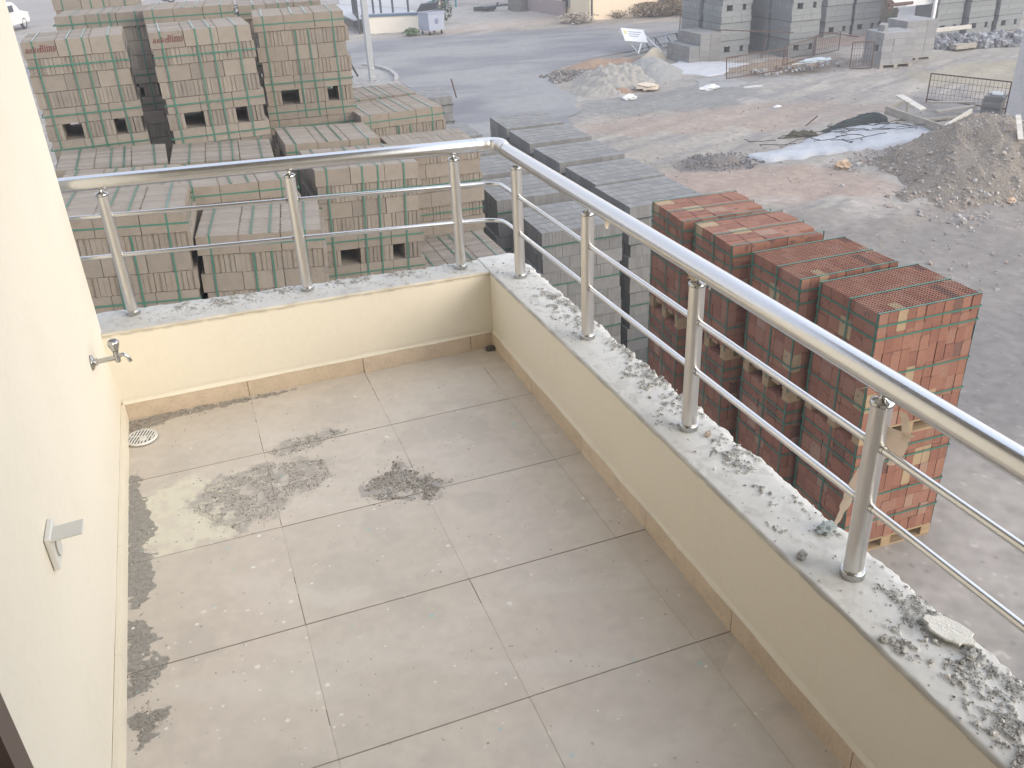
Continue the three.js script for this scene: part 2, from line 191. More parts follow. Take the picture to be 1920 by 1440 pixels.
const tileMap = (() => {
  const x0 = -0.5, z0 = -0.5, w = 1.55, d = 3.1;
  const r = rng(91), dots = [];
  for (let i = 0; i < 360; i++) dots.push([r() * w + x0, -0.3 + r() * 2.8, r() < 0.12 ? rr(0.004, 0.0085, r) : rr(0.0014, 0.0044, r), 0, 0.5 + 0.5 * r()]);
  for (let i = 0; i < 260; i++) dots.push([r() * w + x0, -0.4 + r() * 2.9, rr(0.0012, 0.0045, r), 1, 0.4 + 0.5 * r()]);
  for (let i = 0; i < 26; i++) dots.push([r() * w + x0, r() * 2.2 - 0.1, rr(0.003, 0.010, r), 2, 0.25 + 0.4 * r()]);
  for (let i = 0; i < 60; i++) dots.push([-0.43 + r() * 0.5, 0.6 + r() * 1.2, rr(0.002, 0.007, r), 0, 0.6 + 0.4 * r()]);
  const W = 1024, H = 2048, cell = {}; const cs = 0.05;
  for (const q of dots) for (let a = -1; a <= 1; a++) for (let b = -1; b <= 1; b++) { const k = (Math.floor(q[0] / cs) + a) + ',' + (Math.floor(q[1] / cs) + b); (cell[k] ??= []).push(q); }
  const t = dtex(W, H, (u, v) => {
    const x = x0 + u * w, z = z0 + v * d;
    const ti = Math.floor(x / 0.45), tj = Math.floor(z / 0.45), tone = 0.96 + 0.08 * h2(ti, tj, 5);
    const n = fbm(x * 5, z * 5, 3, 5), m = fbm(x * 40, z * 40, 4, 3), big = fbm(x * 1.6, z * 1.6, 6, 3);
    let c = mixc([0.54, 0.482, 0.413], [0.61, 0.555, 0.482], n * 0.7 + 0.3 * big); const k = tone * (0.93 + 0.14 * m); c = c.map(q => q * k);
    // dusty smears
    const du = fbm(x * 3 + z * 2, z * 9 - x * 3, 12, 4); c = mixc(c, [0.70, 0.67, 0.61], 0.22 * sstep(0.50, 0.75, du));
    c = mixc(c, [0.45, 0.415, 0.365], 0.35 * sstep(0.56, 0.72, fbm(x * 7, z * 7, 14, 4)));
    const wob = (s, f = 26) => (fbm(x * f, z * f, s, 3) - 0.5);
    // dried cement and mortar left on the tiles
    let q = dPoly(x, z, [[-0.41, 0.10], [-0.25, 0.07], [-0.14, 0.16], [-0.16, 0.3], [-0.12, 0.42], [-0.34, 0.42], [-0.42, 0.3]]) + wob(21) * 0.10; c = mixc(c, [0.69, 0.66, 0.53], 0.85 * (1 - sstep(-0.01, 0.03, q)) * (0.5 + 0.5 * sstep(0.3, 0.55, fbm(x * 30, z * 30, 22, 3))));
    q = Math.min(dPoly(x, z, gritPatches.wide), dPoly(x, z, gritPatches.streak) + 0.01) + wob(23) * 0.09; c = mixc(c, mixc([0.33, 0.305, 0.27], [0.45, 0.42, 0.375], fbm(x * 110, z * 110, 26, 2)), 0.85 * (1 - sstep(-0.012, 0.022, q)) * (0.35 + 0.65 * sstep(0.33, 0.52, fbm(x * 45, z * 45, 25, 3))));
    q = dPoly(x, z, gritPatches.small) + wob(27) * 0.08; c = mixc(c, [0.34, 0.32, 0.30], 0.8 * (1 - sstep(-0.008, 0.012, q)) * (0.3 + 0.7 * sstep(0.36, 0.5, fbm(x * 50, z * 50, 28, 3))));
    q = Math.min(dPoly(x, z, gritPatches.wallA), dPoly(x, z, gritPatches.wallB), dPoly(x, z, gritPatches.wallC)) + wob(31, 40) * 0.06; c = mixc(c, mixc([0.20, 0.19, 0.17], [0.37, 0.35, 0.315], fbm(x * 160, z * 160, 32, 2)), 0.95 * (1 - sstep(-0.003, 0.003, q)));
    q = dPoly(x, z, gritPatches.skirt) + wob(33, 40) * 0.05; c = mixc(c, mixc([0.30, 0.265, 0.225], [0.40, 0.355, 0.31], m), 0.9 * (1 - sstep(-0.003, 0.003, q)));
    const L = cell[Math.floor(x / cs) + ',' + Math.floor(z / cs)];
    if (L) for (const p of L) { const dd = Math.hypot(x - p[0], (z - p[1]) * (1 + 0.3 * (h2(p[0] * 999, 1) - 0.5))) / p[2] + wob(41, 150) * (p[3] === 2 ? 1.2 : 0.6); if (dd < 1) c = mixc(c, [[0.76, 0.74, 0.69], [0.25, 0.225, 0.20], [0.33, 0.55, 0.55]][p[3]], p[4] * (1 - sstep(0.7, 1, dd))); }
    return c;
  }, true, false);
  t.userData = { x0, z0, w, d }; return t;
})();
const tileM = mat([1, 1, 1], 0.62, { map: tileMap, bumpMap: plasterB, bumpScale: 0.0006 });
function worldUV(g) { const p = g.attributes.position, u = g.attributes.uv; for (let i = 0; i < p.count; i++) u.setXY(i, (p.getX(i) + 0.5) / 1.55, (p.getZ(i) + 0.5) / 3.1); return g; }
const floor = new THREE.Group(); floor.name = 'balcony_floor'; scene.add(floor); floor.userData = { kind: 'structure', label: 'balcony floor of square beige tiles with dark joints, mortar stains and paint spots', category: 'floor' };
mesh('grout', bx(1.60, 0.016, 4.3, 0.35, -0.0088, 1.55), mat([0.55, 0.50, 0.435], 0.95, { map: rep(mortarT, 1.3) }), floor);
{ const r = rng(17), L = []; for (let j = 0; j < 8; j++) { let x = -0.45; while (x < 1.0) { const w = rr(0.08, 0.4, r); if (r() < 0.94) L.push(bx(Math.min(w, 1.0 - x) - 0.001, 0.002, rr(0.0022, 0.0038, r), x + Math.min(w, 1.0 - x) / 2, -0.0012, j * 0.45)); x += w; } } for (let i = 0; i < 3; i++) { let z = -0.45; while (z < 3.5) { const w = rr(0.02, 0.14, r); if (r() < (i === 2 ? 0.1 : 0.35)) L.push(bx(0.0022, 0.002, w - 0.004, i * 0.45 + rr(-0.0004, 0.0004, r), -0.0014, z + w / 2)); z += w + rr(0, 0.15, r); } } mesh('joint_dirt', mg(L), mat([0.25, 0.21, 0.17], 0.95, { map: rep(mortarT, 3) }), floor); }
{
  const xs = [-0.452, 0, 0.45, 0.90, 1.006], zs = [-0.45, 0, 0.45, 0.90, 1.35, 1.80, 2.25, 2.70, 3.15, 3.6], J = 0.0013;
  for (let i = 0; i < 4; i++) for (let j = 0; j < zs.length - 1; j++) {
    const w = xs[i + 1] - xs[i] - 1.3 * J, d = zs[j + 1] - zs[j] - 2 * J, hh = 0.010;
    let g = w > 0.2 ? new RoundedBoxGeometry(w, hh, d, 1, 0.0015) : new THREE.BoxGeometry(w, hh, d);
    g = rot(g, (h2(i, j, 1) - 0.5) * 0.004, (h2(i, j, 2) - 0.5) * 0.002, (h2(i, j, 3) - 0.5) * 0.004).translate((xs[i] + xs[i + 1]) / 2, -hh / 2 + (h2(i, j, 4) - 0.5) * 0.0012, (zs[j] + zs[j + 1]) / 2);
    mesh('floor_tile', worldUV(g), tileM, floor);
  }
}
mesh('slab', bx(2.2, 0.24, 4.5, 0.16, -0.142, 1.46), M.concrete, floor);

// ------------------------------------------------------------------ balcony: parapets
const mw = (x, z, s) => fbm(x * 22, z * 22, s, 4);
function parapetTop(x, z, blobs) { let m = 0; for (const [bxx, bz, rx, rz, k] of blobs) { const d = Math.hypot((x - bxx) / rx, (z - bz) / rz); m = Math.max(m, k * (1 - sstep(0.35, 1.1, d))); } const n = 0.45 * fbm(x * 26, z * 26, 51, 4) + 0.55 * fbm(x * 85, z * 85, 53, 3); return sstep(0.50, 0.64, n + 0.24 * (m - 0.72)); }
const blobsR = [[1.12, 0.0, 0.07, 0.2, 1], [1.10, 0.18, 0.09, 0.14, 0.9], [1.15, 0.5, 0.05, 0.22, 0.9], [1.12, 0.66, 0.08, 0.2, 0.8], [1.14, 0.83, 0.07, 0.16, 1], [1.05, 0.9, 0.06, 0.06, 0.7], [1.13, 1.12, 0.07, 0.14, 1], [1.12, 1.3, 0.07, 0.1, 0.6], [1.03, 1.42, 0.05, 0.06, 0.55], [1.14, 1.76, 0.06, 0.12, 1.1], [1.07, 1.82, 0.07, 0.10, 0.9], [1.12, 1.95, 0.09, 0.14, 1.1], [1.06, 2.1, 0.1, 0.2, 1], [1.1, 2.6, 0.09, 0.4, 0.8]];
const blobsF = [[-0.05, -0.58, 0.22, 0.07, 0.9], [0.2, -0.60, 0.16, 0.05, 0.8], [0.45, -0.58, 0.14, 0.06, 0.8], [0.68, -0.58, 0.14, 0.05, 0.7], [1.02, -0.56, 0.12, 0.05, 0.6]];
const parM = new THREE.MeshStandardMaterial({ color: 0xffffff, vertexColors: true, roughness: 0.92, map: plasterT, bumpMap: plasterB, bumpScale: 0.0008 });
const topCol = (x, z, m) => { let c = mixc([0.47, 0.465, 0.44], [0.60, 0.595, 0.57], fbm(x * 9, z * 9, 61, 4)); c = mixc(c, [0.38, 0.37, 0.345], 0.45 * sstep(0.52, 0.72, fbm(x * 38, z * 38, 63, 4))); const g = mixc([0.17, 0.165, 0.15], [0.47, 0.455, 0.42], sstep(0.3, 0.7, fbm(x * 110, z * 110, 65, 3))); return mixc(c, g, Math.min(1, m * 0.85)); };
function parapet(name, label, alongX, a0, a1, inner, outer, hf, blobs, n) {
  const rows = [-0.01, 0.05, 0.12, 0.2, 0.27, 0.30]; const top = 40, lowOut = 3; const nv = rows.length + 5 + top + lowOut - 1;
  const P = (u, v) => {
    const a = a0 + (a1 - a0) * u, k = Math.round(v * nv), h = hf(a), inn = inner(a);
    const edge = (fbm(a * 14, 3.3, 71, 4) - 0.5) * 0.016; const out = outer(a) + (alongX ? -1 : 1) * ((fbm(a * 16, 7.7, 73, 4) - 0.5) * 0.030 + (vn(a * 60, 1, 74) - 0.5) * 0.008);
    const lip = 0.0025 + 0.002 * vn(a * 40, 9, 3); const sgn = alongX ? 1 : -1;
    let c, y, m = 0;
    if (k < rows.length) { c = inn; y = Math.min(rows[k], h - 0.04); if (k === rows.length - 1) y = h - 0.022; }
    else if (k < rows.length + 4) { const q = k - rows.length; y = [h - 0.0115 + edge * 0.45, h - 0.0105 + edge * 0.45, h - 0.006, h - 0.0012][q]; c = inn + sgn * [0, lip, lip * 1.4, lip * 0.6][q]; }
    else if (k < rows.length + 4 + top) { const q = (k - rows.length - 4 + 0.6) / top; c = inn + (out - inn) * q; const x = alongX ? a : c, z = alongX ? c : a; m = parapetTop(x, z, blobs); y = h + 0.0025 * (fbm(x * 30, z * 30, 81, 3) - 0.5) + m * (0.0005 + 0.0065 * fbm(x * 120, z * 120, 83, 3)) - 0.006 * sstep(0.86, 1, q); }
    else { const q = k - rows.length - 4 - top; c = out; y = [h - 0.02, h - 0.10, -0.26][q] ?? -0.26; }
    return { p: alongX ? [a, y, c] : [c, y, a], k, m, a };
  };
  const g = sheet(n, nv, (u, v) => P(u, v).p, (u, v) => { const q = P(u, v); if (q.k < rows.length) return cream; if (q.k < rows.length + 1) return mixc(cream, [0.42, 0.41, 0.38], vn(q.a * 30, 2, 5) > 0.55 ? 0.6 : 0.1); if (q.k < rows.length + 4) return alongX ? mixc([0.52, 0.47, 0.38], [0.68, 0.62, 0.52], vn(q.a * 24, 6, 8)) : mixc([0.42, 0.405, 0.375], [0.58, 0.56, 0.51], vn(q.a * 24, 6, 8)); if (q.k >= rows.length + 4 + top) return [0.5, 0.48, 0.44]; return topCol(q.p[0], q.p[2], q.m); }, (u, v, p) => alongX ? [p[0], p[1] - p[2]] : [p[2], p[1] + p[0]]);
  if (alongX) { const ix = g.index.array; for (let i = 0; i < ix.length; i += 3) { const t = ix[i]; ix[i] = ix[i + 1]; ix[i + 1] = t; } g.computeVertexNormals(); } else { const ix = g.index.array; for (let i = 0; i < ix.length; i += 3) { const t = ix[i]; ix[i] = ix[i + 1]; ix[i + 1] = t; } g.computeVertexNormals(); const nn = g.attributes.normal; if (nn.getY((rows.length + 12) * (n + 1) + 5) < 0) { for (let i = 0; i < ix.length; i += 3) { const t = ix[i]; ix[i] = ix[i + 1]; ix[i + 1] = t; } g.computeVertexNormals(); } }
  if (alongX && g.attributes.normal.getY((rows.length + 12) * (n + 1) + 5) < 0) { const ix = g.index.array; for (let i = 0; i < ix.length; i += 3) { const t = ix[i]; ix[i] = ix[i + 1]; ix[i + 1] = t; } g.computeVertexNormals(); }
  const t = thing(name, label, 'parapet wall'); mesh('plaster_body', g, parM, t); return t;
}
const hR = z => 0.334 + 0.0125 * Math.max(0, Math.min(2.6, z + 0.45)), hF = x => 0.352 - 0.014 * (x + 0.45);
const parR = parapet('parapet_wall', 'right-hand low balcony wall with crumbly rough top, running toward the viewer', false, -0.605, 3.6, () => 1.004, z => 1.172 + 0.006 * z, hR, blobsR, 900);
const parF = parapet('parapet_wall', 'low balcony wall across the far end, cream face and rough white top', true, -1.1, 1.0035, x => x < -0.4625 ? -0.4935 : -0.45, x => -0.672 + 0.045 * (x + 0.49), hF, blobsF, 420);
// skirting tiles
const skirtC = [[0.66, 0.545, 0.42], [0.63, 0.52, 0.40], [0.68, 0.565, 0.45]].map(c => mat(c, 0.6, { map: rep(mortarT, 2.2), bumpMap: plasterB, bumpScale: 0.0006 }));
for (let j = -1; j < 8; j++) { const z0 = j * 0.45 + 0.0012, z1 = j * 0.45 + 0.4488; mesh('skirting_tile', bx(0.009, 0.068, z1 - z0 - (j < 0 ? 0.002 : 0), 0.9995, 0.034, (z0 + z1) / 2), skirtC[(j + 4) % 3], parR); }
for (const [x0, x1, k] of [[-0.442, -0.001, 0], [0.0012, 0.4488, 1], [0.4512, 0.8988, 2], [0.9012, 0.9945, 1]]) mesh('skirting_tile', rot(bx(x1 - x0, 0.066, 0.009), 0.02, (k - 1) * 0.004, 0).translate((x0 + x1) / 2, 0.033, -0.4455 + (k - 1) * 0.0015), skirtC[k], parF);
{ const bead = (p, q, ax) => { const g = sheet(160, 4, (u, v) => { const w = p + (q - p) * u, t = v * Math.PI / 2, r = 0.007 + 0.006 * fbm(w * 12, 4, 5, 3); return ax ? [w, 0.0675 + r * 1.3 * (1 - Math.cos(t)), -0.4495 + r * (1 - Math.sin(t)) + 0.002] : [1.0035 - r * (1 - Math.sin(t)), 0.0695 + r * 1.3 * (1 - Math.cos(t)), w]; }); return g; }; const m2 = M.cream.clone(); m2.side = THREE.DoubleSide; mesh('plaster_bead', bead(-0.44, 3.59, 0), m2, parR); mesh('plaster_bead', bead(-0.445, 0.995, 1), m2, parF); }

// crumbs and grit lying about
const crumbG = lump(1, 5, 0.8, 0), crumbM = mat([1, 1, 1], 0.95);
function crumbs(name, label, n, place, cols, seed, group) { const r = rng(seed), im = new THREE.InstancedMesh(crumbG, crumbM, n), o = new THREE.Object3D(); let k = 0, guard = 0; while (k < n && guard++ < n * 60) { const p = place(r); if (!p) continue; o.position.set(p[0], p[1], p[2]); o.scale.setScalar(p[3]); o.scale.y *= rr(0.6, 1.1, r); o.rotation.set(r() * 6, r() * 6, r() * 6); o.updateMatrix(); im.setMatrixAt(k, o.matrix); const c = cols[(r() * cols.length) | 0], j = rr(0.8, 1.2, r); im.setColorAt(k, new THREE.Color().setRGB(c[0] * j, c[1] * j, c[2] * j)); k++; } im.count = k; im.name = numbered(name); im.castShadow = im.receiveShadow = true; scene.add(im); im.userData = { kind: 'stuff', label, category: 'debris' }; return im; }
const gritC = [[0.40, 0.375, 0.335], [0.46, 0.43, 0.385], [0.33, 0.31, 0.28], [0.54, 0.51, 0.46]];
const inP = (poly, lo, hi, thr, s) => { const xs = poly.map(p => p[0]), zs = poly.map(p => p[1]); const a = Math.min(...xs), b = Math.max(...xs), c = Math.min(...zs), d = Math.max(...zs); return r => { const x = rr(a - 0.03, b + 0.03, r), z = rr(c - 0.03, d + 0.03, r); if (dPoly(x, z, poly) > (r() < 0.06 ? 0.03 : 0.0)) return null; if (fbm(x * 28, z * 28, s, 3) < thr) return null; const q = rr(lo, hi, r) * (r() < 0.06 ? 1.9 : 1); return [x, q * 0.35, z, q]; }; };
crumbs('mortar_crumbs', 'wide scatter of grey mortar crumbs on the tiles, left of the middle', 4200, inP(gritPatches.wide, 0.0005, 0.0019, 0.42, 25), gritC, 1);
crumbs('mortar_crumbs', 'small compact heap of grey mortar grit near the middle of the floor', 2200, inP(gritPatches.small, 0.0007, 0.0026, 0.42, 28), gritC, 2);
crumbs('mortar_crumbs', 'thin slanting streak of grey grit behind the wide scatter', 600, inP(gritPatches.streak, 0.0005, 0.0020, 0.46, 25), gritC, 3);
crumbs('mortar_crumbs', 'grey gravelly line along the foot of the far low wall by the drain', 900, inP(gritPatches.skirt, 0.0008, 0.0026, 0.3, 33), gritC, 4);
crumbs('mortar_crumbs', 'dark grey crumbs along the foot of the left wall', 900, r => { const k = ['wallA', 'wallB', 'wallC'][(r() * 3) | 0]; return inP(gritPatches[k], 0.0007, 0.0018, 0.3, 33)(r); }, gritC, 5);
crumbs('mortar_crumbs', 'loose specks of grit scattered over the whole tiled floor', 500, r => { const q = rr(0.0006, 0.002, r); return [rr(-0.44, 0.99, r), q * 0.3, rr(-0.42, 2.2, r), q]; }, gritC, 6);
const topC = [[0.52, 0.51, 0.475], [0.40, 0.39, 0.365], [0.26, 0.25, 0.235], [0.58, 0.57, 0.535], [0.34, 0.335, 0.32]];
crumbs('mortar_crumbs', 'crumbled mortar bits on top of the right-hand low wall', 9000, r => { const z = rr(-0.55, 2.5, r), x = rr(1.01, 1.17, r), m = parapetTop(x, z, blobsR); if (r() > 0.006 + m) return null; const q = rr(0.0006, 0.0022, r) * (r() < 0.04 ? 2.4 : 1); return [x, hR(z) + m * 0.003 + q * 0.3, z, q]; }, topC, 7);
crumbs('mortar_crumbs', 'crumbled mortar bits on top of the far low wall', 2600, r => { const x = rr(-0.4, 1.0, r), z = rr(-0.63, -0.48, r), m = parapetTop(x, z, blobsF); if (r() > 0.02 + m) return null; const q = rr(0.0006, 0.0024, r); return [x, hF(x) + m * 0.003 + q * 0.3, z, q]; }, topC, 8);
function chunk(name, label, x, y, z, s, c, seed, sq = 0.6, turn = 0, st = [1, 1]) { const g = lump(1, seed, sq, 2).scale(s * st[0], s, s * st[1]); const m = mesh(name, g, mat(c, 0.92, { map: rep(mortarT, 3), bumpMap: GB2, bumpScale: 0.003 })); m.position.set(x, y, z); m.rotation.y = turn; return tag(m, label, 'rubble'); }
{ // plaster flake on the wall top
  const r = rng(44), sh = new THREE.Shape(); const N = 26; for (let i = 0; i < N; i++) { const a = i / N * 6.283, q = 0.9 + 0.25 * r(); const x = Math.cos(a) * 0.044 * q, y = Math.sin(a) * 0.027 * q; i ? sh.lineTo(x, y) : sh.moveTo(x, y); }
  for (const [hx, hy, hr] of [[0.004, 0.004, 0.0035], [-0.014, -0.006, 0.003], [0.02, -0.004, 0.002]]) { const h = new THREE.Path(); h.absarc(hx, hy, hr, 0, 6.283, true); sh.holes.push(h); }
  const g = new THREE.ExtrudeGeometry(sh, { depth: 0.004, bevelEnabled: true, bevelSize: 0.0012, bevelThickness: 0.0012, bevelSegments: 1 }); g.rotateX(-Math.PI / 2); const p = g.attributes.position; for (let i = 0; i < p.count; i++) p.setY(i, p.getY(i) + 0.003 * (fbm(p.getX(i) * 30 + 5, p.getZ(i) * 30 + 5, 3, 3) - 0.4)); g.computeVertexNormals();
  const m = mesh('plaster_flake', g, mat([0.70, 0.685, 0.63], 0.9, { map: rep(mortarT, 6), bumpMap: rep(grainB, 6), bumpScale: 0.002 })); m.position.set(1.140, 0.375, 1.832); m.rotation.set(0.10, -1.15, 0.05); tag(m, 'white holed flake of plaster on the near right-hand low wall', 'rubble');
}
chunk('plaster_lump', 'small white plaster bit just below the big white flake', 1.136, 0.371, 1.892, 0.010, [0.85, 0.84, 0.8], 3, 0.7, 0.4, [1.4, 0.8]);
chunk('mortar_lump', 'flat grey stone chip on the wall top left of the nearest post', 1.03, 0.366, 1.528, 0.013, [0.62, 0.61, 0.58], 8, 0.6, 0.7, [1.2, 0.8]);
chunk('mortar_lump', 'bluish-white lump of mortar on the wall top beside the nearest post', 1.137, 0.368, 1.472, 0.017, [0.60, 0.68, 0.67], 12, 0.6, 0.3, [1.4, 1]);
chunk('mortar_lump', 'beige mortar bit just right of the foot of the second nearest post', 1.116, 0.359, 1.008, 0.010, [0.70, 0.58, 0.46], 15, 0.7, 0.4, [1.1, 0.7]);
chunk('plaster_lump', 'tiny white plaster crumb at the inner edge of the near wall top', 1.018, 0.366, 1.795, 0.008, [0.74, 0.73, 0.68], 18, 0.7);
chunk('mortar_lump', 'dark crumb in the far right corner of the tiled floor', 0.978, 0.008, -0.415, 0.016, [0.20, 0.20, 0.19], 22, 0.5, 0.2, [1.5, 1]);

// ------------------------------------------------------------------ house wall on the left with the doorway
{
  const t = thing('house_wall', 'plain cream plastered house wall along the left side of the balcony', 'wall');
  const wallS = (z0, z1, y0, y1) => bx(0.3, y1 - y0, z1 - z0, -0.603, (y0 + y1) / 2, (z0 + z1) / 2);
  const face = sheet(60, 60, (u, v) => { const z = -0.488 + u * 2.126, y = 0.0 + v * 2.9; return [-0.4525 + 0.0022 * (fbm(z * 3, y * 3, 5, 3) - 0.5) * sstep(0, 0.1, u) * sstep(0, 0.1, 1 - u), y, z]; }, null, (u, v, p) => [p[2], p[1]]);
  const m2 = M.cream.clone(); m2.side = THREE.DoubleSide;
  mesh('plaster_face', face, m2, t);
  mesh('wall_body', mg([wallS(-0.49, 1.64, -3.9, 2.9).translate(-0.002, 0, 0), wallS(1.64, 3.9, -3.9, -0.02).translate(-0.002, 0, 0), wallS(1.64, 2.66, 2.2, 2.9), wallS(2.66, 3.9, 0, 2.9), bx(7, 6.8, 0.3, -4.25, -0.5, -0.342), bx(0.3, 0.25, 4.38, -0.605, 3.024, 1.70)]), M.cream, t);
  const fr = [bx(0.09, 2.2, 0.06, -0.487, 1.1, 1.672), bx(0.09, 2.2, 0.06, -0.487, 1.1, 2.628), bx(0.09, 0.06, 0.896, -0.487, 2.17, 2.15)];
  mesh('door_frame', mg(fr), mat([0.10, 0.075, 0.06], 0.5), t);
  mesh('door_panel', bx(0.05, 2.13, 0.89, -0.57, 1.07, 2.15), mat([0.16, 0.11, 0.08], 0.5), t);
  const sk = []; for (let j = -1; j < 5; j++) { const z0 = j * 0.45 + (j < 0 ? 0.012 : 0.0008), z1 = Math.min(1.63, j * 0.45 + 0.4492); if (z1 > z0) mesh('skirting_tile', bx(0.012, 0.07, z1 - z0, -0.4455, 0.035, (z0 + z1) / 2), mat([0.80, 0.735, 0.60], 0.75, { map: plasterT }), t); }
}
{ const t = thing('house_wall', 'house wall closing the near end of the balcony, behind the viewer', 'wall'); mesh('wall_body', bx(3.0, 6.8, 0.3, -0.22, -0.5, 3.24), M.cream, t); }

struct('ceiling', bx(1.9, 0.18, 4.4, 0.27, 3.24, 1.46), M.concrete, 'underside of the balcony slab of the floor above');
// tap, socket, drain
{
  const t = thing('water_tap', 'small chrome water tap sticking out of the cream wall', 'tap', [-0.4515, 0.42, -0.063]);
  mesh('wall_flange', rot(lathe([[0.0001, 0.012], [0.010, 0.012], [0.016, 0.008], [0.024, 0.004], [0.0255, 0], [0.0001, 0]], 28), 0, 0, -Math.PI / 2), M.chrome, t);
  mesh('pipe', mg([rod([0.006, 0, 0], [0.07, 0.003, 0], 0.0082, 16), rod([0.011, 0, 0], [0.018, 0, 0], 0.0115, 6)]), M.chrome, t);
  mesh('valve_body', mg([rod([0.076, -0.010, 0], [0.076, 0.026, 0], 0.0095, 16, 0.0088), new THREE.SphereGeometry(0.0098, 16, 10).translate(0.076, -0.006, 0)]), M.chrome, t);
  const hd = lathe([[0.0001, 0.062], [0.0135, 0.062], [0.0175, 0.058], [0.0185, 0.052], [0.0165, 0.043], [0.0125, 0.033], [0.010, 0.026], [0.0001, 0.026]], 40); const p = hd.attributes.position; for (let i = 0; i < p.count; i++) { const x = p.getX(i), z = p.getZ(i), y = p.getY(i), a = Math.atan2(z, x), k = 1 - 0.11 * sstep(0.026, 0.034, y) * Math.max(0, Math.cos(a * 5)) ** 3; p.setX(i, x * k); p.setZ(i, z * k); } hd.computeVertexNormals();
  const hm = mesh('handle', hd.translate(0.076, 0, 0), M.chrome, t); mesh('handle_cap', lathe([[0.0001, 0.0635], [0.0115, 0.0632], [0.0122, 0.0618]], 24).translate(0.076, 0, 0), mat([0.10, 0.10, 0.11], 0.3), hm);
  mesh('spout', tube([[0.080, 0.004, 0], [0.094, 0.010, 0.001], [0.106, 0.000, 0.002], [0.112, -0.017, 0.002]], 0.0062, 20, 14), M.chrome, t);
}
{
  const t = thing('wall_socket', 'white square wall socket with its cover flap standing open', 'socket', [-0.4515, 0.557, 1.100]);
  mesh('plate', new RoundedBoxGeometry(0.012, 0.076, 0.076, 2, 0.003).translate(0.006, 0, 0), mat([0.70, 0.69, 0.65], 0.4), t);
  mesh('insert', mg([rot(lathe([[0.0001, 0.001], [0.017, 0.001], [0.019, 0.0035], [0.021, 0.0035], [0.021, 0], [0.0001, 0]], 24), 0, 0, -Math.PI / 2).translate(0.0122, -0.006, 0)]), mat([0.62, 0.61, 0.57], 0.45), t);
  mesh('cover_flap', rot(new RoundedBoxGeometry(0.060, 0.0045, 0.050, 2, 0.002).translate(0.03, 0, 0), 0, 0, 0.05).translate(0.010, 0.032, 0.014), mat([0.60, 0.60, 0.57], 0.45), t);
}
{
  const t = thing('floor_drain', 'round white slotted floor drain in the left corner of the tiles', 'drain', [-0.396, 0.0045, -0.278]);
  const wm = mat([0.74, 0.73, 0.70], 0.45);
  mesh('ring', lathe([[0.046, 0], [0.047, 0.006], [0.050, 0.008], [0.054, 0.0065], [0.055, 0.0]], 40), wm, t);
  mesh('pit', lathe([[0.0001, 0.0005], [0.046, 0.0005], [0.046, 0.004]], 32), mat([0.02, 0.018, 0.016], 0.9), t);
  for (let i = -4; i <= 4; i++) { const x = i * 0.0105, L = 2 * Math.sqrt(Math.max(0, 0.047 ** 2 - x * x)); mesh('bar', rot(new THREE.BoxGeometry(0.0048, 0.003, L).translate(x, 0.0072, 0), 0, -0.35, 0), wm, t); }
  mesh('cross_bar', rot(new THREE.BoxGeometry(0.09, 0.0032, 0.004).translate(0, 0.0066, 0), 0, -0.35, 0), wm, t);
  mesh('hub', lathe([[0.0001, 0.0095], [0.012, 0.0092], [0.014, 0.006]], 20).translate(0.006, 0, 0.02), wm, t);
}

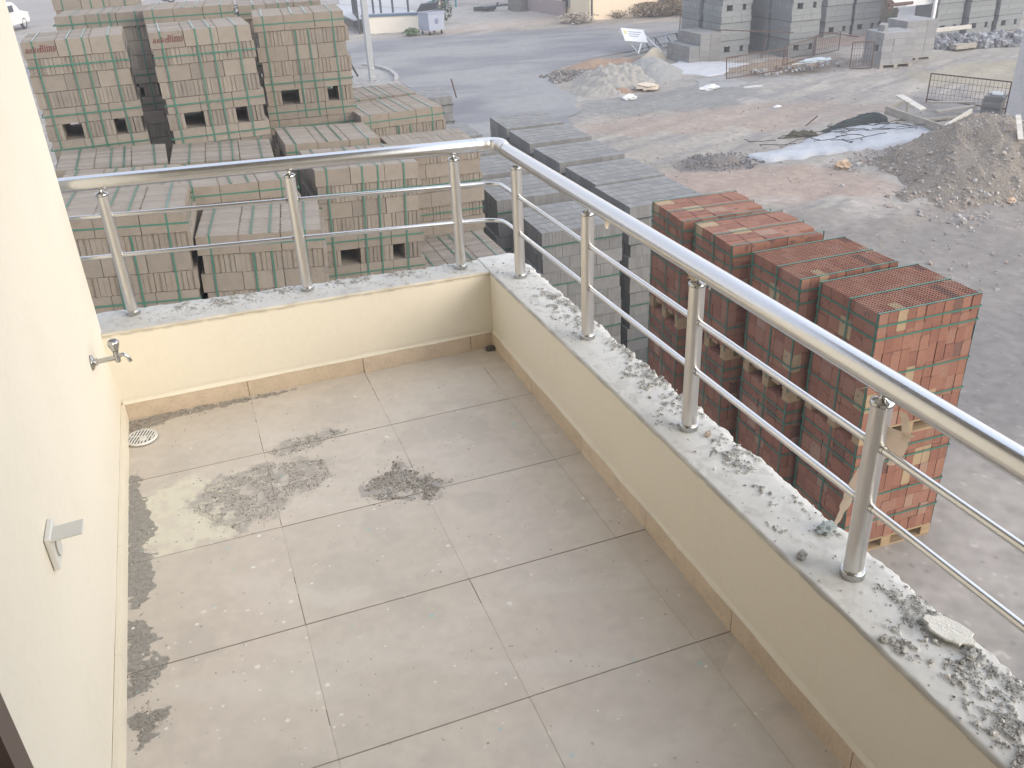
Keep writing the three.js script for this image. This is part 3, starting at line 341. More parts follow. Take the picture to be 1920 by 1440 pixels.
// ------------------------------------------------------------------ railing
{
  const t = thing('balcony_railing', 'brushed steel railing of posts, two thin rails and a round handrail along both low walls', 'railing');
  const cx = 1.089, cz = -0.521, cy = 0.817;
  const farPt = x => [x, 0.8165 + (cx - x) * 0.0215, cz - (cx - x) * 0.052], rightPt = z => [cx + 0.001 * z, cy - 0.005 + 0.006 * (z + 0.3), z];
  const cyl = (a, b, r, n = 28) => { const g = rod(a, b, r, n); return g; };
  mesh('handrail', cyl(farPt(-1.1), farPt(1.0), 0.0253), M.steel, t);
  mesh('handrail', cyl(rightPt(-0.43), rightPt(3.59), 0.0253), M.steel, t);
  const elbow = []; elbow.push(farPt(1.0), farPt(1.03)); for (let i = 0; i <= 5; i++) { const a = i / 5 * Math.PI / 2, r = 0.045; elbow.push([cx - r + r * Math.sin(a), cy, cz + r - r * Math.cos(a)]); } elbow.push(rightPt(-0.43));
  mesh('elbow', tube(elbow, 0.0262, 48, 28), M.brushed, t);
  const ring = (p, q, r) => rod(p, q, r, 28);
  mesh('collar', mg([ring(farPt(0.985), farPt(0.992), 0.0268), ring(farPt(0.925), farPt(0.929), 0.0264)]), M.steel, t); mesh('collar', ring(rightPt(-0.435), rightPt(-0.428), 0.0270), M.steel, t);
  const y1 = a => 0.660 + 0.0115 * (a + 0.5), y2 = a => 0.516 + 0.014 * (a + 0.5);
  for (const [fy0, sl, yr] of [[0.664, 0.044, y1], [0.517, 0.044, y2]]) {
    const fp = x => [x, fy0 + (cx - x) * sl, cz - (cx - x) * 0.052]; const L = []; for (const x of [-1.1, -0.4, 0.3, 0.9, 0.99, 1.02]) L.push(fp(x)); const r = 0.06; for (let i = 1; i <= 4; i++) { const a = i / 5 * Math.PI / 2; L.push([cx - r + r * Math.sin(a), fy0, cz + r - r * Math.cos(a)]); } for (const z of [-0.45, -0.40, -0.2, 0.5, 1.5, 3.59]) L.push([cx + 0.0015 * z, yr(z), z]);
    mesh('thin_rail', tube(L, 0.0082, 160, 14), M.steel, t);
  }
  const posts = [[-0.343, -0.598], [0.294, -0.562], [0.910, -0.535], [1.089, -0.327], [1.089, 0.298], [1.090, 0.950], [1.092, 1.615], [1.094, 2.30], [1.096, 2.98]];
  for (const [x, z] of posts) {
    const far = x < 1, b = (far ? hF(x) : hR(z)) - 0.004, top = far ? farPt(x) : rightPt(z), pt = top[1] - 0.0253 - 0.018;
    const p = mesh('post', rod([x, b, z], [top[0], pt, top[2]], 0.0205, 28), M.brushed, t);
    mesh('base_ring', lathe([[0.0205, 0], [0.0255, 0.0], [0.0262, 0.004], [0.0262, 0.016], [0.0245, 0.019], [0.0205, 0.019]], 28).translate(x, b + 0.002, z), M.chrome, p);
    mesh('top_cap', lathe([[0.0001, 0.02], [0.006, 0.02], [0.0065, 0.012], [0.009, 0.008], [0.017, 0.0055], [0.0225, 0.003], [0.023, -0.004], [0.0205, -0.006]], 28).translate(top[0], pt, top[2]), M.chrome, p);
    const sock = []; for (const yr of [far ? 0.664 + (cx - x) * 0.044 : y1(z), far ? 0.517 + (cx - x) * 0.044 : y2(z)]) { const d = 0.021; sock.push(far ? rod([x - d - 0.005, yr + 0.001, z - 0.0015], [x + d + 0.005, yr - 0.001, z + 0.0015], 0.0098, 14) : rod([x, yr, z - d - 0.006], [x, yr, z + d + 0.006], 0.0098, 14)); }
    mesh('rail_socket', mg(sock), M.chrome, p);
  }
}
// torn protective film left on the rail
function ribbon(pts, w0, seed, tw = 0.6) { const c = new THREE.CatmullRomCurve3(pts.map(p => V(...p))), r = rng(seed), N = 26; return sheet(4, N, (u, v) => { const p = c.getPoint(v), w = (Array.isArray(w0) ? w0[0] + (w0[1] - w0[0]) * v : w0) * (0.75 + 0.5 * h2((v * N) | 0, seed, 2)), a = tw * v * 3 + 0.4; const o = (u - 0.5) * w; return [p.x + o * Math.sin(a) + 0.002 * (h2((v * N) | 0, (u * 4) | 0, seed) - 0.5), p.y, p.z + o * Math.cos(a)]; }); }
{
  const f = (label, pts, w, s, tw) => tag(mesh('torn_film', ribbon(pts, w, s, tw), M.film), label, 'plastic film');
  f('long beige strip of torn film hanging behind the nearest post', [[1.105, 0.735, 1.655], [1.118, 0.66, 1.610], [1.116, 0.60, 1.580], [1.112, 0.545, 1.556], [1.108, 0.485, 1.545], [1.104, 0.43, 1.533]], [0.05, 0.006], 5, 0.2);
  f('beige flap of torn film on the right side of the nearest post', [[1.105, 0.775, 1.655], [1.112, 0.73, 1.665], [1.112, 0.69, 1.660], [1.108, 0.65, 1.645]], [0.018, 0.014], 9, 0.2);
  f('thin wisp of film sticking out under the handrail left of the nearest post', [[1.092, 0.797, 1.605], [1.096, 0.79, 1.575], [1.10, 0.775, 1.55], [1.1, 0.765, 1.535]], [0.010, 0.003], 11, 0.4);
  f('beige film bunched on top of the second nearest post', [[1.076, 0.787, 0.938], [1.084, 0.797, 0.955], [1.104, 0.792, 0.968], [1.110, 0.782, 0.978], [1.104, 0.77, 0.985]], [0.026, 0.012], 14, 0.9);
  f('pointed scrap of film hanging under the handrail left of the second nearest post', [[1.088, 0.80, 0.89], [1.09, 0.79, 0.915], [1.09, 0.775, 0.925]], [0.03, 0.004], 17, 0.2);
  f('tiny film scrap hanging under the handrail right of the third nearest post', [[1.088, 0.80, 0.42], [1.09, 0.79, 0.43], [1.09, 0.775, 0.435], [1.088, 0.765, 0.44]], [0.02, 0.006], 19, 0.4);
}

// ------------------------------------------------------------------ block stacks on the yard
function blockGeo(L, w, h, n = 0.024, dp = 0.012) { // length on x, notched ends, base at y = 0
  const s = new THREE.Shape(), a = L / 2, b = w / 2; s.moveTo(-a, -b); s.lineTo(a, -b); s.lineTo(a, -n / 2); s.lineTo(a - dp, -n / 2); s.lineTo(a - dp, n / 2); s.lineTo(a, n / 2); s.lineTo(a, b); s.lineTo(-a, b); s.lineTo(-a, n / 2); s.lineTo(-a + dp, n / 2); s.lineTo(-a + dp, -n / 2); s.lineTo(-a, -n / 2); s.closePath();
  return new THREE.ExtrudeGeometry(s, { depth: h, bevelEnabled: false }).rotateX(-Math.PI / 2);
}
const uvShift = (g, a, b) => { const u = g.attributes.uv; for (let i = 0; i < u.count; i++) u.setXY(i, u.getX(i) + a, u.getY(i) + b); return g; };
const place = (g, x, y, z, ry = 0) => (ry ? g.rotateY(ry) : g).translate(x, y, z);
const LAY = 0.194, LH = 0.1905;
const loopH = (W, D, y, w, e = 0.004) => { const t = 0.0016, a = W / 2 + e, b = D / 2 + e; return mg([bx(2 * a, w, t, 0, y, b), bx(2 * a, w, t, 0, y, -b), bx(t, w, 2 * b - 2 * t, a, y, 0), bx(t, w, 2 * b - 2 * t, -a, y, 0)]); };
const loopZ = (x, H, D, w, y0 = 0, e = 0.004) => { const t = 0.0016, b = D / 2 + e, tw = (h2(x * 100, H * 10) - 0.5) * 0.02; return mg([bx(w, t, 2 * b, x, H + e, 0), rot(bx(w, H - y0 + e, t, 0, 0, 0), 0, 0, tw).translate(x, (H + y0) / 2, b), bx(w, H - y0 + e, t, x, (H + y0) / 2, -b)]); };
const loopX = (z, H, W, w, y0 = 0, e = 0.004) => { const t = 0.0016, a = W / 2 + e; return mg([bx(2 * a, t, w, 0, H + e, z), bx(t, H - y0 + e, w, a, (H + y0) / 2, z), bx(t, H - y0 + e, w, -a, (H + y0) / 2, z)]); };
function blockStack(name, seed, { mats, layers, W = 1.21, D = 1.04, grey = false, strapV = [], strapH = [], strapM = M.strap, strapW = 0.017, parts = true, topParts = false, holes = true, wide = 0 }) {
  const root = new THREE.Group(); root.name = name; const r = rng(seed), rest = [[], [], []], H = layers.length * LAY;
  const add = (g, front, mi) => { if (front && parts) mesh('block', g, mats[mi], root); else rest[mi].push(g); };
  layers.forEach((k, li) => {
    const y = (layers.length - 1 - li) * LAY + (li ? 0 : 0), ox = (r() - 0.5) * 0.05, oz = (r() - 0.5) * 0.03, top = li === 0;
    if (k === 'A') { const nz = grey ? 12 : 11, pz = D / nz, px = W / 3; for (let i = 0; i < 3; i++) for (let j = 0; j < nz; j++) { const g = uvShift(blockGeo(px - rr(0.004, 0.009, r), pz - 0.002, LH - rr(0, 0.004, r)), r() * 4, r() * 4); place(g, -W / 2 + px * (i + 0.5) + ox + (r() - 0.5) * 0.003, y, D / 2 - pz * (j + 0.5) + oz + (r() - 0.5) * 0.006); add(g, j === 0 || (top && topParts), (r() * mats.length) | 0); } }
    else { const L = grey ? 0.2 : D / 3, gz = grey ? 0.020 : rr(0.003, 0.007, r), nz = Math.round(D / L), hol = k === 'H'; let xs; const p = W / 12; if (hol) xs = [0, 1, 1.02, 4.35, 5.35, 6.35, 7.35, 9.75, 10.8].map((v, i) => i === 2 ? null : v).filter(v => v !== null); else xs = [...Array(12).keys()];
      for (const i of xs) for (let j = 0; j < nz; j++) { const rib = !grey && ((i * 7 + li * 3) % 3 !== 0); const g = uvShift(blockGeo(D / nz - gz, p - (grey ? 0.002 : rr(0.002, 0.006, r)), LH - rr(0, 0.004, r), rib ? 0.02 : 0.006, rib ? 0.010 : 0.003), r() * 4, r() * 4); place(g, -W / 2 + p * (i + 0.5) + ox + (r() - 0.5) * 0.003, y, D / 2 - (D / nz) * (j + 0.5) + oz + (r() - 0.5) * 0.008, Math.PI / 2 + (hol ? (r() - 0.5) * 0.02 : 0)); add(g, (j === 0 && (!grey || li < 7)) || (top && topParts), (r() * mats.length) | 0); } }
  });
  const keep = rest.map((l, i) => [l, i]).filter(q => q[0].length);
  for (const [l, i] of keep) stuff(mesh('block_rows', mg(l), mats[i], root));
  for (const f of strapV) mesh('strap', loopZ(-W / 2 + W * f, H, D + 0.018, strapW, 0), strapM, root);
  for (const f of strapH) mesh('strap', loopH(W + 0.014, D + 0.020, H - LAY * f, strapW), strapM, root);
  return root;
}
const tan3 = [M.tan[0], M.tan[1], M.tan[2]], tan3b = [M.tan[3], M.tan[1], M.tan[0]];
const protoTan = [
  blockStack('pumice_block_stack', 101, { mats: tan3, layers: ['A', 'B', 'A', 'B', 'A', 'H', 'A'], strapV: [0.10, 0.43, 0.58, 0.84], strapH: [1.5, 4.45, 6.55] }),
  blockStack('pumice_block_stack', 202, { mats: tan3b, layers: ['A', 'B', 'A', 'B', 'A', 'H', 'A'], strapV: [0.09, 0.42, 0.57, 0.85], strapH: [0.55, 4.5, 6.5] }),
  blockStack('pumice_block_stack', 303, { mats: tan3, layers: ['A', 'B', 'A', 'B', 'A', 'H', 'A'], strapV: [0.20, 0.50, 0.62, 0.90], strapH: [0.6, 4.4, 6.5] }),
];
const protoTan6 = blockStack('pumice_block_stack', 404, { mats: tan3b, layers: ['B', 'A', 'B', 'A', 'B', 'A'], strapV: [], strapH: [2.5, 4.5] });
const protoTanLo = blockStack('pumice_block_stack', 505, { mats: [M.tan[0]], layers: ['A', 'B', 'A', 'B', 'A', 'H', 'A'], parts: false });
const greyProto = blockStack('grey_block_stack', 606, { mats: M.grey, grey: true, D: 1.2, layers: ['B', 'B', 'A', 'B', 'A', 'B', 'A'], strapH: [1.02, 4.0], strapM: M.strapDark, strapW: 0.016, topParts: true });
const paveProto = blockStack('grey_block_stack', 707, { mats: M.grey, grey: true, D: 1.2, layers: ['B', 'B', 'B', 'B', 'B', 'B', 'B'], strapH: [1.0, 3.0], strapM: M.strapBlack, strapW: 0.014, topParts: true });
const greyLo = blockStack('grey_block_stack', 808, { mats: [mat([0.27, 0.28, 0.278], 0.95, { map: G2, bumpMap: GB2, bumpScale: 0.004 })], grey: true, D: 1.2, layers: ['A', 'B', 'A', 'B', 'A', 'H', 'A'], parts: false, strapH: [1.0, 4.0], strapM: M.strapBlack, strapW: 0.014 });
// put a stack so that its front top edge runs from FL to FR (x, z); top is the height of its top face
function putStack(proto, label, FL, FR, base, o = {}) {
  const c = proto.clone(); c.name = numbered(proto.name); scene.add(c);
  const D = o.D ?? 1.04, yaw = -Math.atan2(FR[1] - FL[1], FR[0] - FL[0]) * (o.k ?? 0.55), wid = Math.hypot(FR[0] - FL[0], FR[1] - FL[1]); if (D > 0.9) c.scale.x = Math.min(1.05, Math.max(0.92, wid / 1.21));
  c.position.set((FL[0] + FR[0]) / 2 - Math.sin(yaw) * D / 2, base, (FL[1] + FR[1]) / 2 - Math.cos(yaw) * D / 2); c.rotation.order = 'YXZ'; c.rotation.y = yaw; if (o.tilt) { c.rotation.z = o.tilt; c.position.x += Math.sin(o.tilt) * 1.36 * Math.cos(yaw); } if (o.s) c.scale.set(...o.s);
  tag(c, label, o.cat ?? 'block stack', o.group ?? 'strapped stacks of tan pumice blocks'); if (o.noGroup) delete c.userData.group; return c;
}
const L1 = G, L2 = G + 1.36, L3 = G + 2.72;
const tanTop = [];
function column(levels, proto, labels, FL, FR, o = {}) { // o.top: height of the top face; stacks below stand under it down to the ground
  let last; const top = o.top ?? G + 1.36 * levels;
  for (let k = 0; k < levels; k++) { const up = levels - 1 - k, p = up === 0 ? proto : (up === 1 && o.mid ? o.mid : protoTanLo); let base = top - 1.36 * (up + 1); const c = putStack(p, labels[up], FL, FR, base, o); if (k === 0) { c.scale.y = (base + 1.36 - G + 0.01) / 1.36; c.position.y = G - 0.01; } if (k === levels - 1) last = c; }
  return last;
}
const T = protoTan;
const t1 = column(3, T[0], ['tan block stack lettered in dark red, top of the leftmost tall column', 'tan block stack in the middle of the leftmost tall column, under the lettered one', 'tan block stack at the bottom of the leftmost tall column'], [-1.58, -9.7], [-0.45, -9.7], { mid: T[2], top: 0.40 });
const t2 = column(3, T[0], ['tan block stack lettered in dark red, top of the middle tall column', 'tan block stack in the middle of the middle tall column', 'tan block stack at the bottom of the middle tall column'], [-0.155, -9.5], [1.05, -9.52], { mid: T[2], top: 0.41 });
const t3 = column(3, T[1], ['tan block stack without lettering, top of the tall column nearest the lamp pole', 'tan block stack in the middle of the tall column nearest the lamp pole', 'tan block stack at the bottom of the tall column nearest the lamp pole'], [1.18, -10.48], [2.37, -10.28], { mid: T[1], top: 0.40 });
column(3, T[2], ['tan block stack behind the leftmost lettered stack, its top edge showing', 'second stack down behind the leftmost lettered column', 'bottom stack behind the leftmost lettered column'], [-1.38, -11.94], [-0.19, -11.78], { top: 0.47 });
column(3, T[1], ['tan block stack behind the middle lettered stack, at the top edge of the picture', 'second stack down behind the middle lettered column', 'bottom stack behind the middle lettered column'], [-0.17, -11.55], [1, -11.3], { top: 0.50 });
column(3, T[2], ['tan block stack behind the tall column nearest the lamp pole', 'second stack down behind the tall column nearest the pole', 'bottom stack behind the tall column nearest the pole'], [1.1, -12], [2.3, -11.85], { top: 0.42 });
column(3, T[0], ['farthest tan block stack, cut by the top left edge of the picture', 'second stack down of the farthest tan column at top left', 'bottom stack of the farthest tan column at top left'], [-1.45, -13.5], [-0.25, -13.4], { top: 0.62 });
column(2, T[2], ['flat-topped tan block stack directly in front of the leftmost lettered column', 'lower stack under the one in front of the leftmost lettered column'], [-1.47, -8.4], [-0.27, -8.4], { top: -0.85, tilt: -0.05, k: 0.9 });
column(2, T[2], ['flat-topped tan block stack directly in front of the middle lettered column', 'lower stack under the one in front of the middle lettered column'], [-0.26, -8.52], [0.94, -8.43], { top: -0.95, tilt: -0.05, k: 0.9 });
column(2, T[1], ['grey-topped tan block stack in front of the unlettered tall column', 'lower stack under the one in front of the unlettered tall column'], [1.16, -8.77], [2.37, -8.77], { top: -0.96, tilt: -0.05, k: 0.9 });
column(2, T[1], ['tan block stack with four strap pairs on its front edge, right of the tall columns', 'lower stack under the one right of the tall columns'], [2.36, -9.88], [3.56, -9.98], { top: -0.93 });
column(2, T[2], ['tan block stack behind, nearest the foot of the lamp pole', 'lower stack nearest the foot of the lamp pole'], [2.4, -11.3], [3.52, -11.4], { top: -0.97 });
column(2, T[1], ['tan block stack just behind the left end of the handrail, beside the house wall', 'lower stack behind the left end of the handrail'], [-1.36, -7.12], [-0.16, -7.03], { top: -0.81, tilt: -0.05, k: 0.9 });
column(2, T[1], ['tan block stack just behind the handrail between the two left posts', 'lower stack behind the handrail between the two left posts'], [-0.16, -7.1], [1.05, -7.13], { top: -0.90, tilt: -0.05, k: 0.9 });
column(2, T[1], ['tan block stack seen round the leftmost post, cut by the house wall', 'lower stack below the leftmost post, hidden by the low wall'], [-1.35, -6.13], [-0.15, -6], { mid: T[2], top: -0.78, tilt: -0.05, k: 0.9 });
column(2, T[1], ['nearest tan block stack, right of the leftmost post with a flat strapped top', 'lower stack under the nearest tan stack, hidden by the low wall'], [-0.1, -6.07], [1.08, -5.88], { mid: T[2], top: -1.11, tilt: -0.05, k: 0.9 });
column(2, T[0], ['tan block stack with two dark fork holes, right of the second post', 'lower stack under the one with two fork holes'], [1.29, -7.4], [2.5, -7.42], { mid: T[2], top: -0.98, tilt: -0.05, k: 0.9 });
putStack(protoTan6, 'plain-topped tan block stack behind the third post, ribbed rows on its front', [2.53, -8.62], [3.66, -8.62], L2 - 0.01, { tilt: -0.02 });
putStack(protoTanLo, 'lower stack under the plain-topped one behind the third post', [2.42, -8.56], [3.63, -8.56], L1);
putStack(T[2], 'low tan block stack seen between the corner posts just above the wall corner', [2.32, -7.45], [3.53, -7.45], L1 + 0.005);
// lettering printed on two blocks
{
  const cv = document.createElement('canvas'); cv.width = 512; cv.height = 192; const c = cv.getContext('2d'); c.fillStyle = '#000'; c.fillRect(0, 0, 512, 192); c.fillStyle = '#d8d8d8'; c.font = 'italic bold 104px serif'; c.fillText('aske', 12, 128); c.font = 'italic bold 128px serif'; c.save(); c.translate(236, 132); c.scale(0.78, 1.1); c.fillText('Bims', 0, 0); c.restore();
  const at = new THREE.CanvasTexture(cv); const m = new THREE.MeshStandardMaterial({ color: lin([0.17, 0.06, 0.05]), roughness: 0.95, alphaMap: at, transparent: true });
  for (const s of [t1, t2]) { const g = new THREE.PlaneGeometry(0.39, 0.155); const d = mesh('lettering', g, m, s); d.position.set(-0.405, 7 * LAY - 0.098, 0.538); d.castShadow = false; d.userData.label = 'dark red printed lettering'; }
}
const gG = 'stacks of grey concrete blocks';
// row of grey stacks running back beside the red brick
[[[5.81, -8.42], [7.05, -8.44], 'nearest grey paving block stack, partly behind the farthest red brick pallet'],  [[5.87, -9.70], [7.10, -9.71], 'second grey paving block stack from the red brick, dark left side'], [[5.89, -11.17], [7.12, -11.18], 'third grey paving block stack from the red brick'], [[5.94, -12.68], [7.17, -12.62], 'fourth grey paving block stack from the red brick'], [[6.0, -14.08], [7.20, -13.98], 'last grey paving block stack of the row, by the road']].forEach(([a, b, l]) => putStack(paveProto, l, a, b, L1, { D: 1.2, group: gG }));
[[[4.21, -7.97], [5.41, -7.92], 'tall grey block stack with pale front just outside the balcony corner', greyProto], [[4.17, -9.66], [5.36, -9.56], 'grey block stack directly behind the pale-fronted one, dark left side', greyProto], [[4.17, -11.10], [5.37, -11.05], 'third grey block stack back behind the corner of the railing', paveProto], [[4.2, -12.5], [5.4, -12.45], 'fourth grey block stack back behind the corner of the railing', paveProto], [[4.22, -13.85], [5.42, -13.85], 'farthest grey block stack of the row behind the railing corner', paveProto], [[4.85, -18.0], [6.05, -17.85], 'ribbed grey block stack alone at the roadside below the lamp pole', paveProto]].forEach(([a, b, l, p]) => putStack(p, l, a, b, L1, { D: 1.2, group: gG }));

putStack(greyProto, 'shaded lower grey stack under the nearest one beside the red brick', [5.81, -8.42], [7.05, -8.44], L1 - 1.365, { D: 1.2, group: gG }); putStack(greyProto, 'lower grey stack under the pale-fronted one outside the balcony corner', [4.21, -7.97], [5.41, -7.92], L1 - 1.365, { D: 1.2, group: gG });

// ------------------------------------------------------------------ red brick pallets
function brickGeo(w, h, d, holes) {
  if (!holes) return new THREE.BoxGeometry(w, h, d).translate(0, h / 2, 0);
  const s = new THREE.Shape(); s.moveTo(-w / 2, -d / 2); s.lineTo(w / 2, -d / 2); s.lineTo(w / 2, d / 2); s.lineTo(-w / 2, d / 2); s.closePath();
  const nx = 3, nz = 5, px = w / nx, pz = d / nz; for (let i = 0; i < nx; i++) for (let j = 0; j < nz; j++) { const x = -w / 2 + px * (i + 0.5), z = -d / 2 + pz * (j + 0.5), a = px * 0.36, b = pz * 0.36, p = new THREE.Path(); p.moveTo(x - a, z - b); p.lineTo(x - a, z + b); p.lineTo(x + a, z + b); p.lineTo(x + a, z - b); p.closePath(); s.holes.push(p); }
  return new THREE.ExtrudeGeometry(s, { depth: h, bevelEnabled: false }).rotateX(-Math.PI / 2);
}
function brickPallet(seed, top) {
  const root = new THREE.Group(); root.name = 'brick_pallet'; const r = rng(seed), W = 0.98, D = 0.70, nx = 11, nz = 5, ny = 8, px = W / nx, pz = D / nz, py = 0.134, y0 = 0.13;
  // wooden pallet
  for (let i = 0; i < 5; i++) mesh('deck_board', bx(W, 0.020, 0.10, 0, 0.119, -D / 2 + 0.05 + i * (D - 0.1) / 4), M.wood, root);
  for (let i = 0; i < 3; i++) mesh('bottom_board', bx(W, 0.020, 0.09, 0, 0.010, -D / 2 + 0.045 + i * (D - 0.09) / 2), M.wood, root);
  for (let i = 0; i < 3; i++) for (let j = 0; j < 3; j++) mesh('spacer_block', bx(0.10, 0.0885, 0.085, -W / 2 + 0.05 + i * (W - 0.1) / 2, 0.0645, -D / 2 + 0.0425 + j * (D - 0.085) / 2), M.wood, root);
  const pick = () => { const q = r(); return q < 0.30 ? 0 : q < 0.47 ? 1 : q < 0.64 ? 2 : q < 0.78 ? 3 : q < 0.88 ? 4 : q < 0.92 ? 5 : q < 0.95 ? 6 : 7; };
  const gs = [0, 1, 2].map(k => { const g = uvm(new THREE.BoxGeometry(px - 0.003, py - 0.003, pz - 0.003), px, py, pz, k * 0.31, k * 0.47).translate(0, py / 2, 0); return g; });
  const gh = top === 'holes' ? [0, 1].map(k => uvShift(brickGeo(px - 0.002, py - 0.002, pz - 0.002, true), k * 0.3, k * 0.6)) : null;
  const rest = {}; let clusterY = r() * ny | 0;
  const HT = py * ny, split = () => [0, 1].map(() => r() < 0.5), cols = {};
  if (top === 'flat') { const n2 = 5, q = W / n2; for (let i = 0; i < n2; i++) for (let j = 0; j < nz; j++) { const hh = py - 0.004 - (r() < 0.06 ? 0.03 : r() * 0.010), m = mesh('brick', uvm(new THREE.BoxGeometry(q - 0.004, hh, pz - 0.004), q, py, pz, r(), r()).translate(0, hh / 2, 0), M.brick[pick()], root); m.position.set(-W / 2 + q * (i + 0.5) + (r() - 0.5) * 0.01, y0 + (ny - 1) * py, -D / 2 + pz * (j + 0.5)); m.rotation.y = (r() - 0.5) * 0.03; } }
  for (let i = 0; i < nx; i++) for (let j = 0; j < nz; j++) {
    const front = j === nz - 1, left = i === 0, right = i === nx - 1, back = j === 0, edge = front || left || right || back;
    // each column is built of taller and shorter bricks, so the joints step from column to column
    const key = front ? 'f' + (i >> 1) : 'e' + i + '_' + j; const pat = cols[key] ??= split(); const bricks = [];
    if (edge) { let y = 0; for (const tall of pat) for (let k = 0; k < (tall ? 3 : 4); k++) { const h = tall ? HT / 6 : py; bricks.push([y, h]); y += h; } } else bricks.push([HT - py, py]);
    for (const [y, h] of bricks) {
      const isTop = y + h > HT - 0.002; if (isTop && top === 'flat') { if (h > py + 0.01 && edge) bricks.length; else continue; }
      const hh = isTop && top === 'flat' ? h - py : h; if (hh < 0.02) continue;
      const x = -W / 2 + px * (i + 0.5) + (left || right ? (r() - 0.5) * 0.010 : (r() - 0.5) * 0.003), z = -D / 2 + pz * (j + 0.5) + (front || back ? (r() - 0.5) * 0.010 : 0), mi = pick();
      if (isTop || front || left) { const holed = isTop && gh; const m = mesh('brick', holed ? gh[(r() * 2) | 0] : gs[(r() * 3) | 0], M.brick[mi], root); m.position.set(x, y0 + y, z); m.scale.y = (hh - 0.003) / (py - 0.003); if (r() < 0.15) m.rotation.y = (r() - 0.5) * 0.05; }
      else (rest[mi] ??= []).push(gs[(r() * 3) | 0].clone().scale(1, (hh - 0.003) / (py - 0.003), 1).translate(x, y0 + y, z));
    }
  }
  for (const k in rest) stuff(mesh('brick_rows', mg(rest[k]), M.brick[k], root));
  mesh('brick_core', bx(W - 2 * px - 0.01, py * (ny - 1) - 0.01, D - 2 * pz - 0.01, 0, y0 + py * (ny - 1) / 2, 0), M.brick[2], root);
  const H = y0 + py * ny; for (const z of [-D / 2 + 0.012, 0.02, D / 2 - 0.012]) mesh('strap', loopX(z, H, W + 0.01, 0.015, 0.10, 0.003), M.strapBrick, root);
  for (const f of [0.75, 1.62, 4.2, 6.3]) mesh('strap', loopH(W + 0.012, D + 0.014, H - py * f, 0.015, 0.003), M.strapBrick, root);
  return root;
}
const bp = [brickPallet(11, 'holes'), brickPallet(22, 'flat'), brickPallet(33, 'flush')];
[[4.71, -2.19, 5.69, -2.15, 0, 'nearest red brick pallet to the viewer, holes showing on top', 'lower red brick pallet standing on the ground under the nearest one'], [4.62, -3.03, 5.59, -2.99, 0, 'second red brick pallet from the viewer, holed top crossed by straps', 'lower red brick pallet under the second one from the viewer'], [4.575, -4.0, 5.53, -3.92, 1, 'third red brick pallet from the viewer with smooth bricks lying on top', 'lower red brick pallet under the third one from the viewer'], [4.545, -4.84, 5.47, -4.72, 1, 'farthest red brick pallet, touching the grey stacks, yellowish bricks at its corner', 'lower red brick pallet under the farthest one']].forEach(([x0, z0, x1, z1, k, a, b]) => { putStack(bp[2], b, [x0, z0], [x1, z1], G, { D: 0.742, s: [1, 1, 1.06], cat: 'brick pallet', group: 'pallets of red hollow bricks' }); putStack(bp[k], a, [x0, z0], [x1, z1], G + 1.203, { D: 0.742, s: [1, 1, 1.06], cat: 'brick pallet', group: 'pallets of red hollow bricks' }); });

// ------------------------------------------------------------------ yard: mounds, sheets, timber, fences
function mound(name, label, cx, cz, rx, rz, h, ro, seed, m, cat = 'heap', rough = 0.10) {
  const g = sheet(110, 110, (u, v) => { const a = (u - 0.5) * 2.3, b = (v - 0.5) * 2.3; const ca = Math.cos(ro), sa = Math.sin(ro); const X = a * rx, Z = b * rz, x = cx + X * ca - Z * sa, z = cz + X * sa + Z * ca; const d = Math.hypot(a, b) * (1 + 0.45 * (fbm(x * 0.9, z * 0.9, seed, 3) - 0.5)); const k = 1 - sstep(0, 1.0, d); return [x, G - 0.13 + (h + 0.13) * (k * (0.75 + 0.5 * fbm(x * 1.2, z * 1.2, seed + 3, 3))) + k ** 0.5 * rough * (fbm(x * 6, z * 6, seed + 5, 4) - 0.5), z]; });
  const o = mesh(name, g, m); tag(o, label, cat); return o;
}
const soilT = dtex(512, 512, (u, v) => { const t = vn(u * 7, v * 7, 1, 7), f = vn(u * 40, v * 40, 2, 40), q = vn(u * 120, v * 120, 3, 120); let c = mixc([0.25, 0.215, 0.175], [0.335, 0.29, 0.24], 0.5 * t + 0.5 * f); c = mixc(c, [0.46, 0.43, 0.40], vn(u * 100, v * 100, 5, 100) > 0.8 ? 0.7 : 0); const k = 0.82 + 0.36 * q; return c.map(x => x * k); });
const soilM = mat([1.02, 1.0, 0.98], 0.97, { map: rep(soilT, 0.6), bumpMap: rep(grainB, 1), bumpScale: 0.03 });
const soilRed = mat([0.95, 0.78, 0.68], 0.97, { map: rep(soilT, 0.6), bumpMap: rep(grainB, 1), bumpScale: 0.03 });
const sandM = mat([0.41, 0.38, 0.34], 0.97, { map: rep(mortarT, 0.8), bumpMap: rep(grainB, 1), bumpScale: 0.02 }), ashM = mat([0.33, 0.325, 0.31], 0.97, { map: rep(mortarT, 0.8), bumpMap: rep(grainB, 1), bumpScale: 0.015 });
mound('soil_heap', 'large heap of brown stony soil at the right edge below the pillar', 15.6, -11.35, 4.1, 2.35, 0.95, -0.66, 5, soilM, 'soil heap', 0.26);
mound('soil_heap', 'reddish side of the soil heap, cut by the right edge of the picture', 16.9, -10.9, 2.0, 1.5, 0.75, -0.5, 8, soilRed, 'soil heap', 0.14);
mound('sand_heap', 'pale lumpy sand heap at the bend of the road', 13.3, -24.1, 1.9, 3.6, 0.45, 0.72, 12, sandM, 'sand heap', 0.42);
mound('sand_heap', 'smooth grey sand heap behind the pale lumpy one', 14.9, -24.6, 1.6, 2.0, 0.50, 0.5, 15, ashM, 'sand heap', 0.10);
